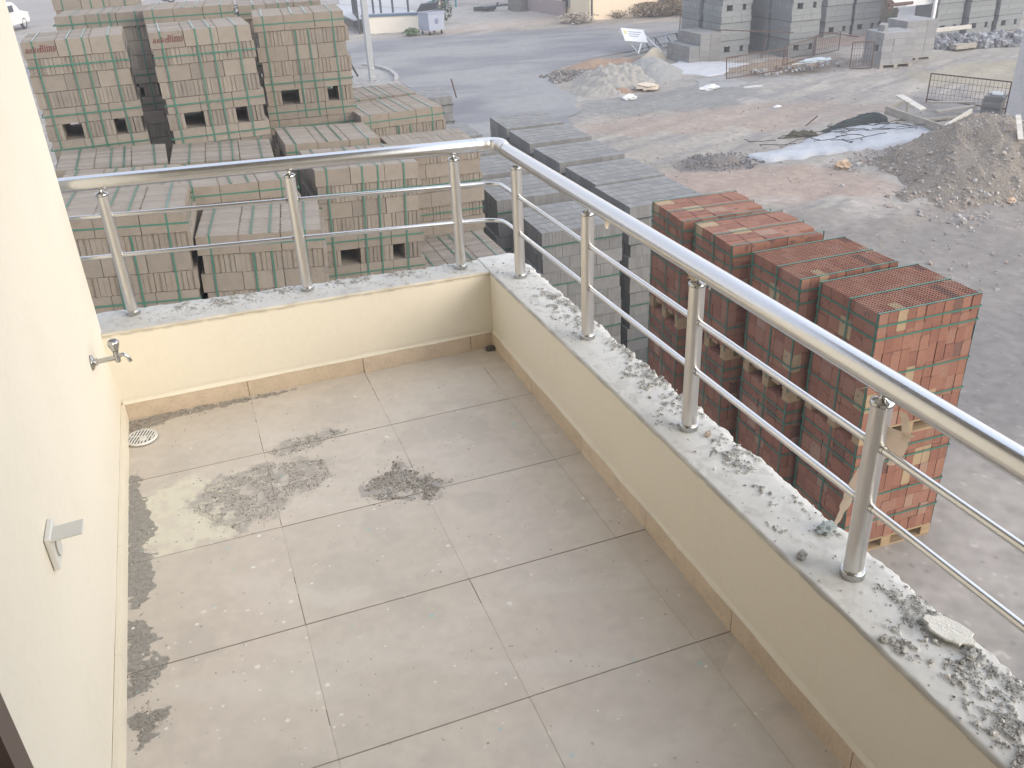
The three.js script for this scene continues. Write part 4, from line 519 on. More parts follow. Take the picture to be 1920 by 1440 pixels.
mound('soil_heap', 'low brown earth ridge between the road and the sand heaps', 14.0, -27.2, 2.9, 0.8, 0.22, -0.38, 18, mat([0.85, 0.68, 0.58], 0.97, { map: rep(soilT, 0.6) }), 'soil heap', 0.12);
mound('soil_heap', 'small brown dirt patch at the foot of the pale sand heap', 12.7, -22.4, 0.8, 0.6, 0.16, 0.3, 21, mat([0.85, 0.66, 0.54], 0.97, { map: rep(soilT, 0.6) }), 'soil heap', 0.10);
mound('sand_heap', 'yellowish sand hump beside the fallen truss', 16.5, -27.3, 1.0, 0.6, 0.36, -0.2, 24, mat([0.50, 0.43, 0.33], 0.97, { map: mortarT }), 'sand heap', 0.05);
mound('soil_heap', 'overgrown strip of dirt and rubbish behind the rusty fence', 19.0, -23.4, 2.9, 1.2, 0.22, 0.1, 27, mat([0.80, 0.70, 0.62], 0.97, { map: rep(soilT, 0.6) }), 'soil heap', 0.14);
mound('gravel_heap', 'low spill of dark gravel in the middle of the bare ground', 11.1, -14.2, 0.85, 0.75, 0.13, 0.2, 29, mat([0.55, 0.55, 0.59], 0.97, { map: rep(soilT, 0.9) }), 'gravel heap', 0.07);
const stoneC = [[0.36, 0.34, 0.31], [0.30, 0.28, 0.26], [0.42, 0.39, 0.355], [0.26, 0.22, 0.19], [0.37, 0.30, 0.25]];
const moundY = (x, z, cx, cz, rx, rz, h, ro, seed, rough = 0.16) => { const ca = Math.cos(ro), sa = Math.sin(ro), X = x - cx, Z = z - cz, a = (X * ca + Z * sa) / rx, b = (-X * sa + Z * ca) / rz; const d = Math.hypot(a, b) * (1 + 0.45 * (fbm(x * 0.9, z * 0.9, seed, 3) - 0.5)); const k = 1 - sstep(0, 1, d); return [d, G - 0.13 + (h + 0.13) * (k * (0.75 + 0.5 * fbm(x * 1.2, z * 1.2, seed + 3, 3))) + k ** 0.5 * rough * (fbm(x * 6, z * 6, seed + 5, 4) - 0.5)]; };
const bigStone = (name, label, n, f, cols, seed) => { const im = crumbs(name, label, n, f, cols, seed); im.geometry = lump(1, 9, 0.75, 1); return im; };
bigStone('loose_stone', 'stones and clods strewn over the big soil heap', 2600, r => { const x = rr(11, 20, r), z = rr(-15, -7.6, r); const [d, y] = moundY(x, z, 15.6, -11.35, 4.1, 2.35, 0.95, -0.66, 5, 0.26); if (d > 1.02) return null; const q = rr(0.010, 0.034, r) * (r() < 0.08 ? 2.0 : 1) * (0.6 + 0.6 * d); return [x, Math.max(y, G - 0.02) + q * 0.25, z, q]; }, stoneC, 31);
bigStone('loose_stone', 'small stones scattered over the bare ground in front of the soil heap', 900, r => { const x = rr(8.5, 15, r), z = rr(-15, -3, r); if (z > -4.5 + (x - 8) * 0.1 && r() < 0.7) return null; const q = rr(0.006, 0.026, r) * (r() < 0.06 ? 2 : 1); return [x, G + 0.0, z, q]; }, stoneC, 32);
bigStone('loose_stone', 'stones dotted about the middle of the dusty yard', 500, r => { const x = rr(9, 24, r), z = rr(-23, -12, r); if (dPoly(x, z, roadPoly) < 0.2) return null; const q = rr(0.006, 0.024, r) * (r() < 0.05 ? 2 : 1); return [x, G, z, q]; }, [[0.28, 0.265, 0.245], [0.33, 0.315, 0.295], [0.24, 0.225, 0.21]], 33);
bigStone('rubble_strip', 'row of broken grey concrete rubble below the right-hand grey stacks', 1500, r => { const x = rr(25.4, 30.5, r), z = -23.6 + (x - 25.4) * 0.33 + rr(-0.55, 0.45, r), q = rr(0.04, 0.15, r); return [x, G + rr(0, 0.42, r) * (1 - Math.abs(z + 23.6 - (x - 25.4) * 0.33) / 0.8), z, q]; }, [[0.25, 0.25, 0.26], [0.30, 0.30, 0.31], [0.21, 0.21, 0.22], [0.17, 0.17, 0.18]], 34);
bigStone('rubble_strip', 'white and grey rubble lumps among the rubbish at the dirt strip', 150, r => { const x = rr(17.6, 21, r), z = rr(-23.0, -22.0, r) - (x - 18) * 0.12, q = rr(0.02, 0.10, r) * (r() < 0.3 ? 1 : 0.6); return [x, G + 0.06 + q * 0.3, z, q]; }, [[0.30, 0.30, 0.31], [0.23, 0.21, 0.20], [0.40, 0.39, 0.38], [0.20, 0.16, 0.135]], 35);
bigStone('rubble_strip', 'dark clods and stones at the left tip of the pale sand heap', 220, r => { const x = rr(11.6, 13.4, r), z = rr(-26.4, -25.0, r) - (x - 12) * 0.4, q = rr(0.03, 0.09, r); return [x, G + 0.02, z, q]; }, [[0.15, 0.14, 0.13], [0.28, 0.27, 0.25], [0.20, 0.17, 0.15]], 36);
bigStone('loose_stone', 'dark grey stones of the gravel spill', 420, r => { const a = r() * 6.28, d = Math.sqrt(r()); const x = 11.1 + Math.cos(a) * d * 0.95, z = -14.2 + Math.sin(a) * d * 0.8, q = rr(0.008, 0.028, r); return [x, G + 0.09 * (1 - d), z, q]; }, [[0.12, 0.12, 0.13], [0.19, 0.19, 0.20], [0.24, 0.23, 0.225], [0.26, 0.21, 0.18]], 37);
mound('weed_patch', 'olive-brown tuft of dry weeds at the left end of the dark net', 13.9, -15.15, 1.1, 0.35, 0.14, 0.35, 41, mat([0.15, 0.135, 0.09], 0.95, { bumpMap: rep(grainB, 2), bumpScale: 0.04 }), 'weeds', 0.30);
{ // white sheets lying on the ground
  const flat = (name, label, poly, y, m, amp, cat) => { const xs = poly.map(p => p[0]), zs = poly.map(p => p[1]), x0 = Math.min(...xs) - 0.3, x1 = Math.max(...xs) + 0.3, z0 = Math.min(...zs) - 0.3, z1 = Math.max(...zs) + 0.3; const s = new THREE.Shape(); const pts = []; for (let i = 0; i < poly.length; i++) { const a = poly[i], b = poly[(i + 1) % poly.length], n = Math.ceil(Math.hypot(b[0] - a[0], b[1] - a[1]) / 0.12); for (let k = 0; k < n; k++) { const x = a[0] + (b[0] - a[0]) * k / n, z = a[1] + (b[1] - a[1]) * k / n; pts.push([x + (fbm(x * 3, z * 3, 5, 3) - 0.5) * 0.35, z + (fbm(x * 3, z * 3, 6, 3) - 0.5) * 0.35]); } }
    const nu = 90, nv = 90, g = sheet(nu, nv, (u, v) => { const x = x0 + (x1 - x0) * u, z = z0 + (z1 - z0) * v, d = dPoly(x, z, pts); return [x, G + y - 0.16 * sstep(-0.02, 0.12, d) + amp * (fbm(x * 2.4, z * 2.4, 9, 4) - 0.3) * sstep(0.02, -0.25, d), z]; }); const o = mesh(name, g, m); tag(o, label, cat); return o; };
  const sheetM = mat([0.40, 0.41, 0.43], 0.55, { bumpMap: rep(plasterB, 0.4), bumpScale: 0.02 });
  flat('white_sheet', 'bright white cement spill beside the stepped grey block pile', [[15.6, -24.2], [16.2, -25.6], [16.9, -26.3], [18.2, -25.0], [18.6, -24.3], [17.5, -24.0], [16.9, -23.3], [16.2, -23.2]], 0.05, mat([0.48, 0.48, 0.50], 0.8, { map: mortarT }), 0.04, 'cement');
  flat('white_sheet', 'pale grey patch of hardened cement in front of the rusty fence', [[15.0, -21.8], [15.6, -22.9], [16.6, -22.9], [16.7, -21.6], [15.9, -20.9]], 0.04, mat([0.31, 0.30, 0.295], 0.9, { map: mortarT }), 0.05, 'cement');
  flat('plastic_sheet', 'long white plastic sheet on the ground below the timber frame', [[11.7, -14.2], [13.0, -14.45], [14.4, -14.9], [15.6, -15.5], [16.7, -15.0], [17.1, -14.1], [16.0, -13.6], [14.8, -13.5], [13.2, -13.6], [12.1, -13.7]], 0.06, sheetM, 0.10, 'plastic sheet');
  flat('dark_net', 'dark green net lying along the back of the white plastic sheet', [[14.5, -15.25], [15.3, -15.55], [16.3, -16.1], [16.8, -15.9], [16.6, -15.35], [15.9, -15.25], [15.2, -15.05]], 0.09, mat([0.06, 0.085, 0.085], 0.9, { bumpMap: rep(grainB, 2), bumpScale: 0.05 }), 0.30, 'net');
  const r = rng(71), L = []; for (let i = 0; i < 22; i++) { let x = rr(12.6, 16.5, r), z = -14.35 - (x - 12.6) * 0.12 + rr(-0.35, 0.55, r), a = r() * 6.28; const P = []; for (let k = 0; k < 9; k++) { P.push([x, G + 0.155 + 0.03 * r(), z]); a += rr(-0.9, 0.9, r); x += Math.cos(a) * 0.2; z += Math.sin(a) * 0.1; x = Math.min(16.8, Math.max(12.2, x)); z = Math.min(-13.65, Math.max(-15.3, z)); } L.push(tube(P, 0.009, 30, 5)); }
  tag(mesh('cable_tangle', L, M.black), 'tangle of black cables lying over the white plastic sheet', 'cable');
}
{
  const t = thing('timber_frame', 'broken frame of grey planks lying beside the block pile, front corner toward the viewer', 'timber frame');
  const B = (a, b, w, h, m) => mesh('plank', bar(a, b, w, h), m, t);
  B([16.52, G + 0.30, -15.40], [16.72, G + 0.14, -13.66], 0.05, 0.19, M.greywood); B([16.72, G + 0.15, -13.70], [17.98, G + 0.34, -14.14], 0.05, 0.10, M.palewood); B([16.75, G + 0.10, -14.35], [17.5, G + 0.11, -14.1], 0.10, 0.04, M.greywood);
  B([16.55, G + 0.32, -15.42], [17.08, G + 0.44, -15.42], 0.05, 0.09, M.greywood); B([17.0, G + 0.12, -15.2], [17.02, G + 0.46, -15.2], 0.04, 0.04, M.greywood); B([17.0, G + 0.05, -15.0], [18.1, G + 0.10, -14.6], 0.16, 0.05, M.greywood);
  tag(mesh('wooden_board', bar([17.2, G + 0.52, -15.75], [17.27, G + 0.30, -14.95], 0.24, 0.04), M.palewood), 'wide pale board propped on the broken plank frame', 'board');
  tag(mesh('wooden_board', bar([17.7, G + 0.20, -14.95], [18.7, G + 0.26, -14.75], 0.20, 0.05), M.greywood), 'grey planks lying in front of the small block pile', 'board');
  tag(mesh('wooden_board', bar([17.9, G + 0.34, -15.4], [18.9, G + 0.30, -14.95], 0.12, 0.04), M.greywood), 'dark-edged plank leaning under the rusty mesh panel', 'board');
}
function meshPanel(label, a, b, h, y0, n = 16, m = 5, lean = 0) {
  const t = thing('fence_panel', label, 'fence panel'), A = [a[0], G + y0, a[1]], Bp = [b[0], G + y0, b[1]], A2 = [a[0] + lean, G + y0 + h, a[1]], B2 = [b[0] + lean, G + y0 + h, b[1]];
  for (const [p, q] of [[A, A2], [A2, B2], [B2, Bp], [A, Bp]]) mesh('frame_bar', rod(p, q, 0.017, 8), M.rust, t);
  const w = []; const L = (p, q, k) => p.map((v, i) => v + (q[i] - v) * k); for (let i = 1; i < n; i++) w.push(rod(L(A, Bp, i / n), L(A2, B2, i / n), 0.0055, 4)); for (let j = 1; j < m; j++) w.push(rod(L(A, A2, j / m), L(Bp, B2, j / m), 0.0045, 4)); stuff(mesh('wire_mesh', w, M.rust, t)); return t;
}
{ const p = meshPanel('rusty wire mesh fence panel standing left of the pale pillar', [18.85, -16.5], [19.55, -14.55], 0.66, 0.13, 20, 4); for (const [x, z] of [[18.85, -16.5], [19.55, -14.55]]) mesh('foot', rod([x, G - 0.1, z], [x, G + 0.15, z], 0.02, 6), M.rust, p); }
meshPanel('sagging rusty fence panel in front of the two-tone grey stacks', [16.05, -21.85], [18.5, -22.2], 0.62, 0.16, 22, 4, -0.05);
meshPanel('rusty fence panel farther right, in front of the dark gap between grey stacks', [18.7, -22.7], [20.6, -23.6], 0.58, 0.2, 18, 4);
meshPanel('narrow rusty fence gate beside the light grey pallet', [20.55, -21.7], [21.1, -21.35], 0.80, 0.05, 8, 4);
meshPanel('rusty fence panel behind the light grey pallet row', [21.0, -24.2], [22.4, -24.6], 0.62, 0.1, 12, 4);
meshPanel('tall rusty fence frame beside the stepped block pile by the road', [19.2, -30.2], [20.3, -31.2], 0.92, 0.05, 9, 4);
for (const [l, a, b] of [['long thin rod leaning across the front of the near grey towers', [17.9, G + 1.05, -25.6], [20.4, G + 0.85, -24.6]], ['rusty rod slanting in front of the far blue-grey stacks', [21.2, G + 0.85, -24.2], [22.6, G + 0.60, -23.9]], ['short upright post between the near grey towers', [19.6, G + 0.02, -25.2], [19.75, G + 0.75, -25.2]], ['grey pipes lying on the rubbish near the narrow gate', [18.6, G + 0.30, -22.1], [19.9, G + 0.32, -22.0]], ['thin stick standing in the dirt near the plastic sheet', [14.6, G, -16.0], [14.95, G + 0.22, -16.0]], ['thin wire sticking up beside the ribbed roadside stack', [6.45, G + 1.1, -18.9], [6.35, G + 1.55, -18.9]]]) tag(mesh('metal_rod', rod(a, b, 0.018, 6), l.includes('pipes') ? M.galv : M.rust), l, 'rod');

// small block pile by the pillar, pillar, stepped pile
{
  const t = thing('block_pile', 'small square pile of grey slabs beside the pale pillar, capped by one pale slab', 'block pile', [19.35, G, -14.75], 0.5);
  for (let i = 0; i < 7; i++) mesh('slab', bx(0.50 + (h2(i, 1) - 0.5) * 0.04, 0.062, 0.44 + (h2(i, 2) - 0.5) * 0.04, (h2(i, 3) - 0.5) * 0.04, 0.034 + i * 0.067, (h2(i, 4) - 0.5) * 0.04), M.grey[i % 3], t); mesh('slab', rot(bx(0.34, 0.03, 0.25, 0, 0, 0), 0.05, 0.3, 0.04).translate(0.02, 0.50, 0.02), mat([0.55, 0.57, 0.56], 0.8), t);
  const p = thing('concrete_pillar', 'thick pale rendered pillar cut by the right edge of the picture', 'pillar'); mesh('shaft', bx(0.95, 7, 0.9, 19.42, G + 3.4, -13.55), mat([0.55, 0.54, 0.54], 0.92, { map: rep(mortarT, 0.4), bumpMap: rep(plasterB, 0.5), bumpScale: 0.01 }), p); mesh('footing', bx(1.10, 0.22, 1.05, 19.42, G + 0.02, -13.53), M.concrete, p);
}
{
  const t = thing('block_pile', 'stepped pile of grey blocks left of the tall grey towers', 'block pile', [17.55, G, -26.35], 0.0), r = rng(5);
  for (let j = 0; j < 3; j++) for (let i = 0; i < 3; i++) for (let k = 0; k < 4; k++) { if (i > 0 && i < 2 && k > 0 && k < 3) continue; mesh('block', bx(0.40, 0.185, 0.38, -0.42 + i * 0.41 + (r() - 0.5) * 0.01, 0.095 + j * 0.19, -0.6 + k * 0.39), M.grey[(r() * 3) | 0], t); }
  for (let j = 3; j < 5; j++) for (let i = 0; i < 2; i++) for (let k = 0; k < 4; k++) mesh('block', bx(0.40, 0.185, 0.38, 0.0 + i * 0.41 + (r() - 0.5) * 0.01, 0.095 + j * 0.19, -0.6 + k * 0.39), M.grey[(r() * 3) | 0], t);
}
function greyPallet(label, pos, turn, rows, seed) {
  const t = thing('grey_block_pallet', label, 'block pallet', pos, turn, 'pallets of light grey concrete blocks'), r = rng(seed), m = [[0.30, 0.295, 0.295], [0.275, 0.27, 0.27], [0.32, 0.315, 0.31]].map(c => mat(c, 0.95, { map: G2 }));
  for (let i = 0; i < 3; i++) { mesh('spacer_block', bx(0.12, 0.10, 1.1, -0.5 + i * 0.5, 0.05, 0), M.greywood, t); } mesh('deck_board', bx(1.12, 0.025, 1.1, 0, 0.1125, 0), M.greywood, t);
  for (let j = 0; j < rows; j++) for (let i = 0; i < 3; i++) for (let k = 0; k < 5; k++) { if (i === 1 && k > 0 && k < 4 && j < rows - 1) continue; const gap = r() < 0.06 && j < rows - 1 && (k === 4 || i === 0); if (gap) continue; mesh('block', bx(0.372, 0.186, 0.214, -0.375 + i * 0.375 + (r() - 0.5) * 0.014, 0.125 + 0.094 + j * 0.19, -0.44 + k * 0.22 + (r() - 0.5) * 0.012), m[(r() * 3) | 0], t); }
  return t;
}
{ const g1 = greyPallet('light grey block pallet, lower front one of the pair by the dirt track', [22.05, G, -21.75], -0.18, 5, 3); mesh('loose_block', rot(bx(0.39, 0.19, 0.20), 0.1, 0.8, 0.05).translate(-0.25, 0.125 + 5 * 0.19 + 0.1, -0.1), M.grey[1], g1); greyPallet('taller grey block pallet, right one of the pair by the dirt track', [23.4, G, -22.35], -0.12, 6, 9); }
// grey towers at the upper right, each two or three stacks high
const towers = [[18.35, -25.95, 2, 'left near grey tower'], [18.3, -27.35, 2, 'grey tower behind the left near one'], [20.45, -24.85, 2, 'right near grey tower'], [20.4, -26.2, 2, 'grey tower behind the right near one'], [19.6, -28.2, 2, 'grey tower in the gap between the two near ones'], [24.15, -27.7, 2, 'far tower left of the tan one, nearer the road'], [25.50, -27.7, 2, 'far tower right beside the tan one'], [27.5, -25.5, 2, 'leftmost of the three towers above the rubble'], [28.85, -25.3, 2, 'middle of the three towers above the rubble'], [30.2, -25.2, 2, 'rightmost of the three towers above the rubble'], [22.7, -28.6, 2, 'dark grey tower behind the far pair']];
for (const [x, z, n, l] of towers) for (let k = 0; k < n; k++) putStack(greyLo, `${['bottom', 'top'][k]} block stack of the ${l}`, [x, z], [x + 1.21, z], G + k * 1.36, { D: 1.2, group: gG });
for (let k = 0; k < 2; k++) putStack(T[1], `tan block stack, ${['bottom', 'top'][k]} of the tan tower beside the far blue-grey pair`, [26.7, -28.1], [27.9, -28.0], G + k * 1.36);
tag(mesh('white_tarp', [bx(2.0, 0.55, 0.06, 26.6, G + 1.42, -25.9), bx(0.10, 0.8, 0.1, 27.2, G + 1.1, -25.4)], M.white), 'white panel leaning behind the taller grey pallet', 'panel');
tag(mesh('stretcher_rod', [rod([25.3, G + 1.28, -25.7], [26.4, G + 1.28, -25.7], 0.06, 8), new THREE.TorusGeometry(0.14, 0.04, 8, 16).translate(25.35, G + 1.28, -25.68)], M.rust), 'rusty chain hook hanging in front of the white panel', 'hook');
tag(mesh('wooden_beam', bx(1.9, 0.12, 0.16, 27.0, G + 0.46, -24.3), M.palewood), 'long pale beam lying behind the rubble strip', 'beam');
tag(mesh('wooden_beam', bx(0.9, 0.16, 0.3, 26.2, G + 0.12, -22.75), M.greywood), 'short grey beam lying at the left end of the rubble strip', 'beam');
{
  const t = thing('sign_board', 'white printed board propped on a slanting trestle by the roadside', 'sign');
  const g = new THREE.BoxGeometry(0.95, 0.03, 0.68); const cv = document.createElement('canvas'); cv.width = 256; cv.height = 184; const c = cv.getContext('2d'); c.fillStyle = '#e6e4e0'; c.fillRect(0, 0, 256, 184); c.fillStyle = '#d9cf8a'; c.fillRect(14, 30, 36, 54); c.fillStyle = '#9a9aa4'; for (let i = 0; i < 3; i++) c.fillRect(64, 42 + i * 30, 150 - i * 22, 12);
  const tx = new THREE.CanvasTexture(cv); tx.colorSpace = THREE.SRGBColorSpace; const wm = mat([1, 1, 1], 0.6, { map: tx });
  const b = mesh('board', g, wm, t); b.position.set(16.65, G + 0.60, -29.15); b.rotation.set(0.62, -0.12, -0.10);
  for (const [p, q] of [[[16.2, G + 0.75, -29.5], [16.75, G - 0.02, -28.9]], [[17.1, G + 0.68, -29.5], [17.65, G - 0.02, -28.8]], [[16.9, G + 0.45, -28.95], [16.6, G, -28.7]]]) mesh('leg', bar(p, q, 0.05, 0.03), M.white, t);
}
{
  const t = thing('steel_truss', 'pale zigzag steel truss lying on the ground right of the board', 'truss'), a = [16.0, G + 0.03, -28.6], b = [19.3, G + 0.10, -29.6], a2 = [16.9, G + 0.36, -29.4], b2 = [19.3, G + 0.44, -30.0];
  mesh('chord', bar(a, b, 0.06, 0.05), M.galv, t); mesh('chord', bar(a2, b2, 0.05, 0.04), M.galv, t); mesh('chord', bar([16.6, G + 0.05, -29.2], [19.3, G + 0.14, -30.1], 0.05, 0.05), M.galv, t); const L = (p, q, k) => p.map((v, i) => v + (q[i] - v) * k); for (let i = 0; i < 4; i++) { mesh('web_bar', bar(L(a, b, 0.3 + i * 0.18), L(a2, b2, 0.15 + i * 0.22), 0.04, 0.03), i % 2 ? M.darkmetal : M.galv, t); mesh('web_bar', bar(L(a, b, 0.38 + i * 0.18), L(a2, b2, 0.15 + i * 0.22), 0.04, 0.03), M.darkmetal, t); }
}
for (const [x, y, z, s, c, l] of [[15.15, 0.05, -21.35, [0.30, 0.10, 0.2], [0.66, 0.65, 0.66], 'white crumpled bag on the grey ground right of the sand heap'], [12.45, 0.05, -21.35, [0.22, 0.10, 0.14], [0.70, 0.69, 0.68], 'white crumpled bag at the foot of the brown dirt patch'], [13.55, 0.12, -22.3, [0.34, 0.10, 0.3], [0.60, 0.50, 0.38], 'beige sack on the brown dirt patch'], [16.3, 0.03, -20.9, [0.45, 0.03, 0.10], [0.45, 0.44, 0.43], 'flat pale stick on the cement patch'], [15.35, 0.02, -18.2, [0.12, 0.04, 0.07], [0.75, 0.75, 0.76], 'small white scrap in the middle of the track'], [19.55, 0.35, -22.15, [0.5, 0.07, 0.2], [0.40, 0.45, 0.48], 'bluish plastic scrap on the rubbish heap']]) { const m = mesh('litter_bag', lump(1, 3 + (x * 7 | 0), 1, 2).scale(...s), mat(c, 0.7)); m.position.set(x, G + y, z); tag(m, l, 'litter'); }
for (const [x, z, s, l] of [[17.9, -10.0, 0.26, 'big grey stone at the right foot of the soil heap, cut by the picture edge'], [16.6, -10.2, 0.16, 'grey stone low on the right of the soil heap'], [13.0, -12.55, 0.15, 'pinkish stone at the upper left rim of the soil heap'], [14.05, -9.15, 0.09, 'orange-beige stone at the bottom of the soil heap'], [11.9, -6.4, 0.10, 'lone yellowish stone on the dark ground below the heap']]) { const m = mesh('big_stone', lump(s, (x * 10) | 0, 0.7, 2), mat(l.includes('orange') || l.includes('pink') || l.includes('yell') ? [0.55, 0.40, 0.28] : [0.40, 0.38, 0.36], 0.95, { map: mortarT })); m.position.set(x, G + s * 0.35, z); tag(m, l, 'stone'); }
tag(mesh('wood_stake', bar([15.35, G + 0.75, -10.35], [15.6, G + 1.12, -10.75], 0.10, 0.03), M.palewood), 'pale board scrap stuck upright in the soil heap', 'board');

// ------------------------------------------------------------------ across the road
{
  const t = thing('lamp_pole', 'tall two-tone steel pole on ladder feet by the road, cut by the top edge', 'pole', [6.5, G, -29.0], 0.25);
  t.scale.set(0.46, 1, 0.46); mesh('left_face', bx(0.20, 8, 0.30, -0.09, 4.0, 0), mat([0.33, 0.34, 0.35], 0.6), t); mesh('right_face', bx(0.16, 8, 0.28, 0.095, 4.02, 0.02), mat([0.33, 0.34, 0.35], 0.6), t); mesh('edge_bar', bx(0.05, 8, 0.31, 0.20, 3.99, 0), mat([0.33, 0.34, 0.35], 0.6), t); mesh('switch_box', bx(0.07, 0.34, 0.12, 0.265, 0.55, 0.02), M.black, t); for (const y of [0.15, 0.42]) mesh('rung', bx(0.36, 0.05, 0.05, 0.03, y, 0.18), M.galv, t);
  tag(mesh('dark_bar', rod([6.2, G + 0.05, -29.9], [5.75, G + 1.15, -30.3], 0.035, 8), M.black), 'thin black bar leaning between the tall tan column and the pole', 'bar');
  const kerbP = [[6.9, -32.4], [7.2, -32.0], [7.42, -31.2], [7.5, -30.3], [7.42, -29.2], [7.2, -28.4]]; const ks = []; for (let i = 0; i < kerbP.length - 1; i++) { const k = bar([kerbP[i][0], G + 0.03, kerbP[i][1]], [kerbP[i + 1][0], G + 0.03, kerbP[i + 1][1]], 0.13, 0.12); ks.push(k); } const kt = thing('kerb', 'broken curved kerb round the foot of the pole', 'kerb'); ks.forEach(g => mesh('kerb_stone', g, mat([0.38, 0.37, 0.36], 0.95, { map: mortarT }), kt));
}
{
  const t = thing('garden_wall', 'low cream wall with a dark blue coping across the road, behind the dumpster', 'wall'), a = [8.95, -41.6], b = [11.35, -40.7]; const ang = -Math.atan2(b[1] - a[1], b[0] - a[0]); t.position.set((a[0] + b[0]) / 2, G, (a[1] + b[1]) / 2); t.rotation.y = ang; const L = Math.hypot(b[0] - a[0], b[1] - a[1]);
  mesh('wall_body', bx(L, 0.74, 0.2, 0, 0.37, -0.1), mat([0.80, 0.73, 0.62], 0.85, { map: plasterT }), t); mesh('coping', bx(L + 0.1, 0.10, 0.30, 0, 0.79, -0.1), mat([0.10, 0.15, 0.21], 0.7), t);
  struct('yard_floor', bx(3.4, 0.05, 8, 10.3, G + 0.62, -45.9), mat([0.50, 0.50, 0.52], 0.9, { map: mortarT }), 'raised pale concrete forecourt behind the low cream wall');
  const w2 = thing('garden_wall', 'white inner wall slanting back behind the low cream wall', 'wall'); mesh('wall_body', bar([9.6, G + 0.85, -50], [13.2, G + 0.85, -43.0], 0.2, 0.75), M.white, w2); mesh('coping', bar([9.6, G + 1.25, -50], [13.2, G + 1.25, -43.0], 0.28, 0.08), mat([0.10, 0.17, 0.22], 0.7), w2);
  const f = thing('railing_fence', 'blue-green railing and dark posts behind the low cream wall', 'railing'); for (const [x, z, m] of [[10.0, -43.8, M.darkmetal], [10.35, -43.7, M.darkmetal], [10.9, -43.5, M.darkmetal], [11.6, -43.2, M.darkmetal], [12.9, -43.2, M.teal], [13.6, -43.6, M.teal], [14.3, -44.0, M.teal]]) mesh('post', rod([x, G + 0.6, z], [x, G + 2.2, z], 0.055, 8), m, f); for (const y of [1.0, 1.5, 2.0]) mesh('rail', bar([12.6, G + y, -43.1], [14.4, G + y, -44.0], 0.05, 0.08), M.teal, f);
  const gm = thing('metal_gate', 'dark metal gate standing open at the left end of the low cream wall', 'gate'); const A = [8.75, -41.5], B = [9.15, -44.6]; for (const [x, z] of [A, B]) mesh('upright', rod([x, G, z], [x, G + 1.5, z], 0.04, 8), M.darkmetal, gm); for (const y of [0.12, 0.8, 1.48]) mesh('cross_bar', bar([A[0], G + y, A[1]], [B[0], G + y, B[1]], 0.05, 0.06), M.darkmetal, gm); const w = []; for (let i = 1; i < 14; i++) w.push(rod([A[0] + 0.4 * i / 14, G + 0.12, A[1] - 3.1 * i / 14], [A[0] + 0.4 * i / 14, G + 1.48, A[1] - 3.1 * i / 14], 0.022, 6)); stuff(mesh('gate_bars', w, M.darkmetal, gm));
}
{
  const t = thing('dumpster', 'grey-blue steel dumpster with a round dark emblem and open dark lid', 'dumpster', [11.72, G, -39.55], 0.32), bm = mat([0.33, 0.36, 0.44], 0.6), sm = mat([0.52, 0.50, 0.50], 0.65);
  const s = new THREE.Shape(); s.moveTo(-0.42, 0.2); s.lineTo(0.36, 0.2); s.lineTo(0.45, 0.92); s.lineTo(-0.45, 0.92); s.closePath(); const g = new THREE.ExtrudeGeometry(s, { depth: 0.8, bevelEnabled: true, bevelSize: 0.015, bevelThickness: 0.015, bevelSegments: 2 }).translate(0, 0, -0.4); mesh('bin_body', g, bm, t); mesh('side_panel', rot(bx(0.02, 0.66, 0.78), 0, 0, -0.12).translate(0.425, 0.56, 0), sm, t);
  mesh('rim', mg([bx(0.98, 0.04, 0.05, 0, 0.94, 0.42), bx(0.98, 0.04, 0.05, 0, 0.94, -0.42), bx(0.05, 0.04, 0.80, 0.47, 0.94, 0), bx(0.05, 0.04, 0.80, -0.47, 0.94, 0)]), bm, t); mesh('lid', rot(bx(0.98, 0.05, 0.55), -0.75, 0, 0).translate(0.05, 1.12, -0.3), M.darkmetal, t);
  for (const [x, z] of [[-0.35, 0.3], [0.3, 0.3], [-0.35, -0.3], [0.3, -0.3]]) mesh('foot', mg([rod([x, 0.08, z], [x, 0.22, z], 0.025, 8), rot(new THREE.CylinderGeometry(0.07, 0.07, 0.04, 14), 0, 0, Math.PI / 2).translate(x, 0.07, z)]), M.black, t);
  const cv = document.createElement('canvas'); cv.width = cv.height = 128; const c = cv.getContext('2d'); c.fillStyle = '#000'; c.fillRect(0, 0, 128, 128); c.strokeStyle = '#fff'; c.lineWidth = 9; c.beginPath(); c.arc(64, 64, 46, 0, 7); c.stroke(); c.lineWidth = 10; c.beginPath(); c.moveTo(40, 36); c.lineTo(54, 92); c.lineTo(64, 52); c.lineTo(74, 92); c.lineTo(88, 36); c.stroke(); const em = mesh('emblem', new THREE.PlaneGeometry(0.30, 0.30), new THREE.MeshStandardMaterial({ color: lin([0.05, 0.06, 0.18]), roughness: 0.7, alphaMap: new THREE.CanvasTexture(cv), transparent: true }), t); em.position.set(-0.02, 0.58, 0.4185); em.castShadow = false;
}
